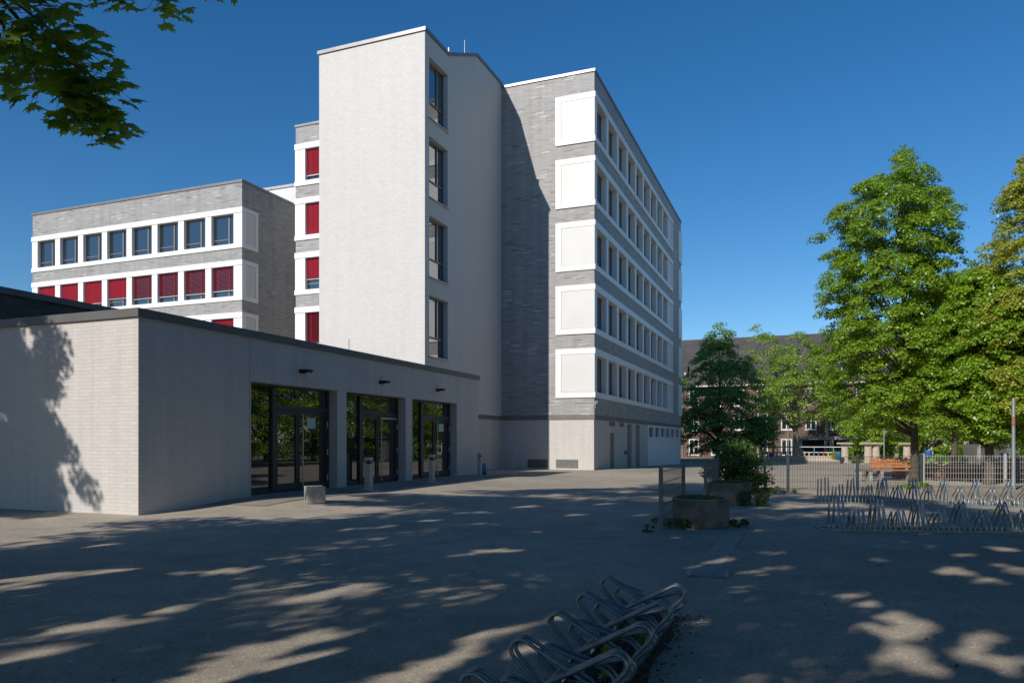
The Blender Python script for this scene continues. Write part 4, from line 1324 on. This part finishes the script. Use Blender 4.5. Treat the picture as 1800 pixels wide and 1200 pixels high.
shade(-5.2, .6, [(7.0,3,0,0),(9,5.4,0,0),(11.5,5.4,0,0),(14,3.6,0,0),(16,.8,0,0)], 44, 59, 'unseen maple added beside the viewer to deepen the forecourt shade')  # likewise added to keep open sky off the forecourt
shade(12.5, 3.5, [(3.5,2.5,0,0),(7,4.8,0,0),(11,5.2,0,0),(15,3.8,0,0),(18,.8,0,0)], 90, 60, 'unseen maple added right of the viewer to block skylight, nearest of three')  # this and the next two are added, unseen, to block sky on the right
shade(17.5, 9.5, [(3.5,2.5,0,0),(7,4.8,0,0),(11,5.2,0,0),(15,3.8,0,0),(18,.8,0,0)], 90, 61, 'unseen maple added right of the viewer to block skylight, middle of three')
shade(23.5, 15.0, [(3.5,2.5,0,0),(7,4.8,0,0),(11,5.2,0,0),(15,3.8,0,0),(18,.8,0,0)], 90, 62, 'unseen maple added right of the viewer to block skylight, farthest of three')
# hanging maple branch: true maple leaves on drooping twigs
def maple_branch():
    rng = random.Random(17)
    lobe = [(0,-.10),(.10,-.16),(.30,-.30),(.26,-.14),(.46,-.10),(.37,.02),(.52,.20),(.34,.18),(.36,.30),(.20,.24),(.14,.36),(.17,.52),(.07,.46),(0,.66)]
    out = lobe + [(-x,y) for x,y in reversed(lobe[1:-1])]
    tw, lf = MB(), MB()
    mz = gz(-11.0, 3.0)
    base = Vector((-11.0, 3.0, mz))
    def P(px, py, Y): return Vector(at(px, py, Y)) - base
    main = catmull([Vector((0,0,6.2)), Vector((2.2,1.2,7.0)), P(-250,-260,6.1), P(-60,-60,6.3), P(25,25,6.4), P(75,95,6.45), P(120,150,6.5), P(150,195,6.55)], 6)
    n = len(main)
    tw.tube(main, [max(.004, .07*(1-i/(n-1))**1.6) for i in range(n)], 7, False)
    runs = [[P(-20,-30,6.3), P(60,30,6.2), P(120,75,6.25), P(165,100,6.3)],
            [P(-10,0,6.4), P(20,90,6.55), P(35,140,6.6)],
            [P(60,75,6.45), P(120,110,6.3), P(180,145,6.25)],
            [P(100,130,6.5), P(150,165,6.6), P(175,205,6.65), P(165,225,6.65)],
            [P(-40,-20,6.6), P(0,60,6.8), P(10,120,6.9)],
            [P(60,-60,6.5), P(150,-35,6.4), P(205,5,6.4)],
            [P(150,-90,6.7), P(250,-50,6.6), P(290,15,6.6)],
            [P(250,-90,6.7), P(350,-50,6.6), P(385,-14,6.6)],
            [P(-60,-60,6.2), P(40,-30,6.1), P(90,20,6.05)],
            [P(30,40,6.45), P(50,110,6.4), P(80,165,6.4)],
            [P(90,100,6.5), P(110,150,6.35), P(140,200,6.4)],
            [P(110,140,6.5), P(150,190,6.5), P(190,218,6.5)]]
    reach = [.34,.30,.30,.27,.25,.20,.25,.16,.34,.25,.25,.2]
    count = [54,34,46,46,26,22,34,12,52,34,40,26]
    for r_, rad, cnt in zip(runs, reach, count):
        c = catmull(r_, 8)
        tw.tube(c, [max(.003, .016*(1-i/(len(c)-1))) for i in range(len(c))], 5, False)
        for k in range(cnt):
            t = (k+rng.random())/cnt
            q = c[min(len(c)-1, int((.15+.85*t)*(len(c)-1)))]
            rr = rad*(.75 if t > .8 else 1)
            off = Vector((rng.uniform(-1,1)*rr, rng.uniform(-1,1)*rr*1.1, rng.uniform(-1,.6)*rr*.75))
            p = q+off
            s = rng.uniform(.17, .25)
            nrm = Vector((rng.uniform(-.6,.6), rng.uniform(-1.5,.1), 1.0)).normalized()
            hd = Vector((off.x+rng.uniform(-.3,.3)+.25, off.y+rng.uniform(-.3,.3), -.35))
            t1 = (hd - nrm*hd.dot(nrm)).normalized(); b1 = nrm.cross(t1)
            droop = rng.uniform(.15,.5)
            vs = [p + (b1*x + t1*y)*s - nrm*(s*droop*(x*x+max(0,y)**2)) for x, y in out]
            lf.add(vs, [tuple(range(len(vs)))])
            tw.tube([q, q.lerp(p,.5)+Vector((0,0,.02)), p-t1*s*.1], .0018, 4, False)
    br = tw.build('branch', BARK, mapleA)
    o = lf.build('hanging_leaves', HANGING, br)
maple_branch()

# ------------------------------------------------------------------ light, sky, camera
sc = bpy.context.scene
d_l = (2.92, 9.44)
wx, wy = W(*d_l)
hl = math.hypot(wx, wy)
EL = R(31.5)
travel = Vector((wx/hl*math.cos(EL), wy/hl*math.cos(EL), -math.sin(EL)))
sun = bpy.data.lights.new('sun', 'SUN'); sun.energy = 4.9; sun.angle = R(.53); sun.color = (1.0, .93, .84)
so = bpy.data.objects.new('sun', sun); C.objects.link(so)
so.rotation_euler = travel.to_track_quat('-Z', 'Y').to_euler()
so.location = (-30, -40, 40)

wd = bpy.data.worlds.new("World"); sc.world = wd; wd.use_nodes = True
nt = wd.node_tree
sky = nt.nodes.new("ShaderNodeTexSky"); sky.sky_type = 'NISHITA'; sky.sun_disc = False
sky.sun_elevation = EL
sky.sun_rotation = math.atan2(-travel.x, -travel.y)
sky.air_density = 1.0; sky.dust_density = .15; sky.ozone_density = 4.0; sky.altitude = 300
bg = nt.nodes["Background"]; bg.inputs["Strength"].default_value = .112
hs = nt.nodes.new("ShaderNodeHueSaturation"); hs.inputs["Saturation"].default_value = 1.28
nt.links.new(sky.outputs[0], hs.inputs["Color"]); nt.links.new(hs.outputs[0], bg.inputs[0])

cam = bpy.data.cameras.new('camera'); co = bpy.data.objects.new('camera', cam); C.objects.link(co)
co.location = (0, 0, EYE); co.rotation_euler = (R(90), 0, 0)
cam.sensor_width = 36; cam.lens = 26.0; cam.shift_y = 174/1800; cam.clip_end = 3000; cam.clip_start = .05
sc.camera = co
sc.view_settings.view_transform = 'Standard'; sc.view_settings.look = 'None'
sc.view_settings.exposure = 0.0; sc.view_settings.gamma = 1.0
sc.cycles.max_bounces = 8; sc.cycles.diffuse_bounces = 4; sc.cycles.glossy_bounces = 4; sc.cycles.transmission_bounces = 4
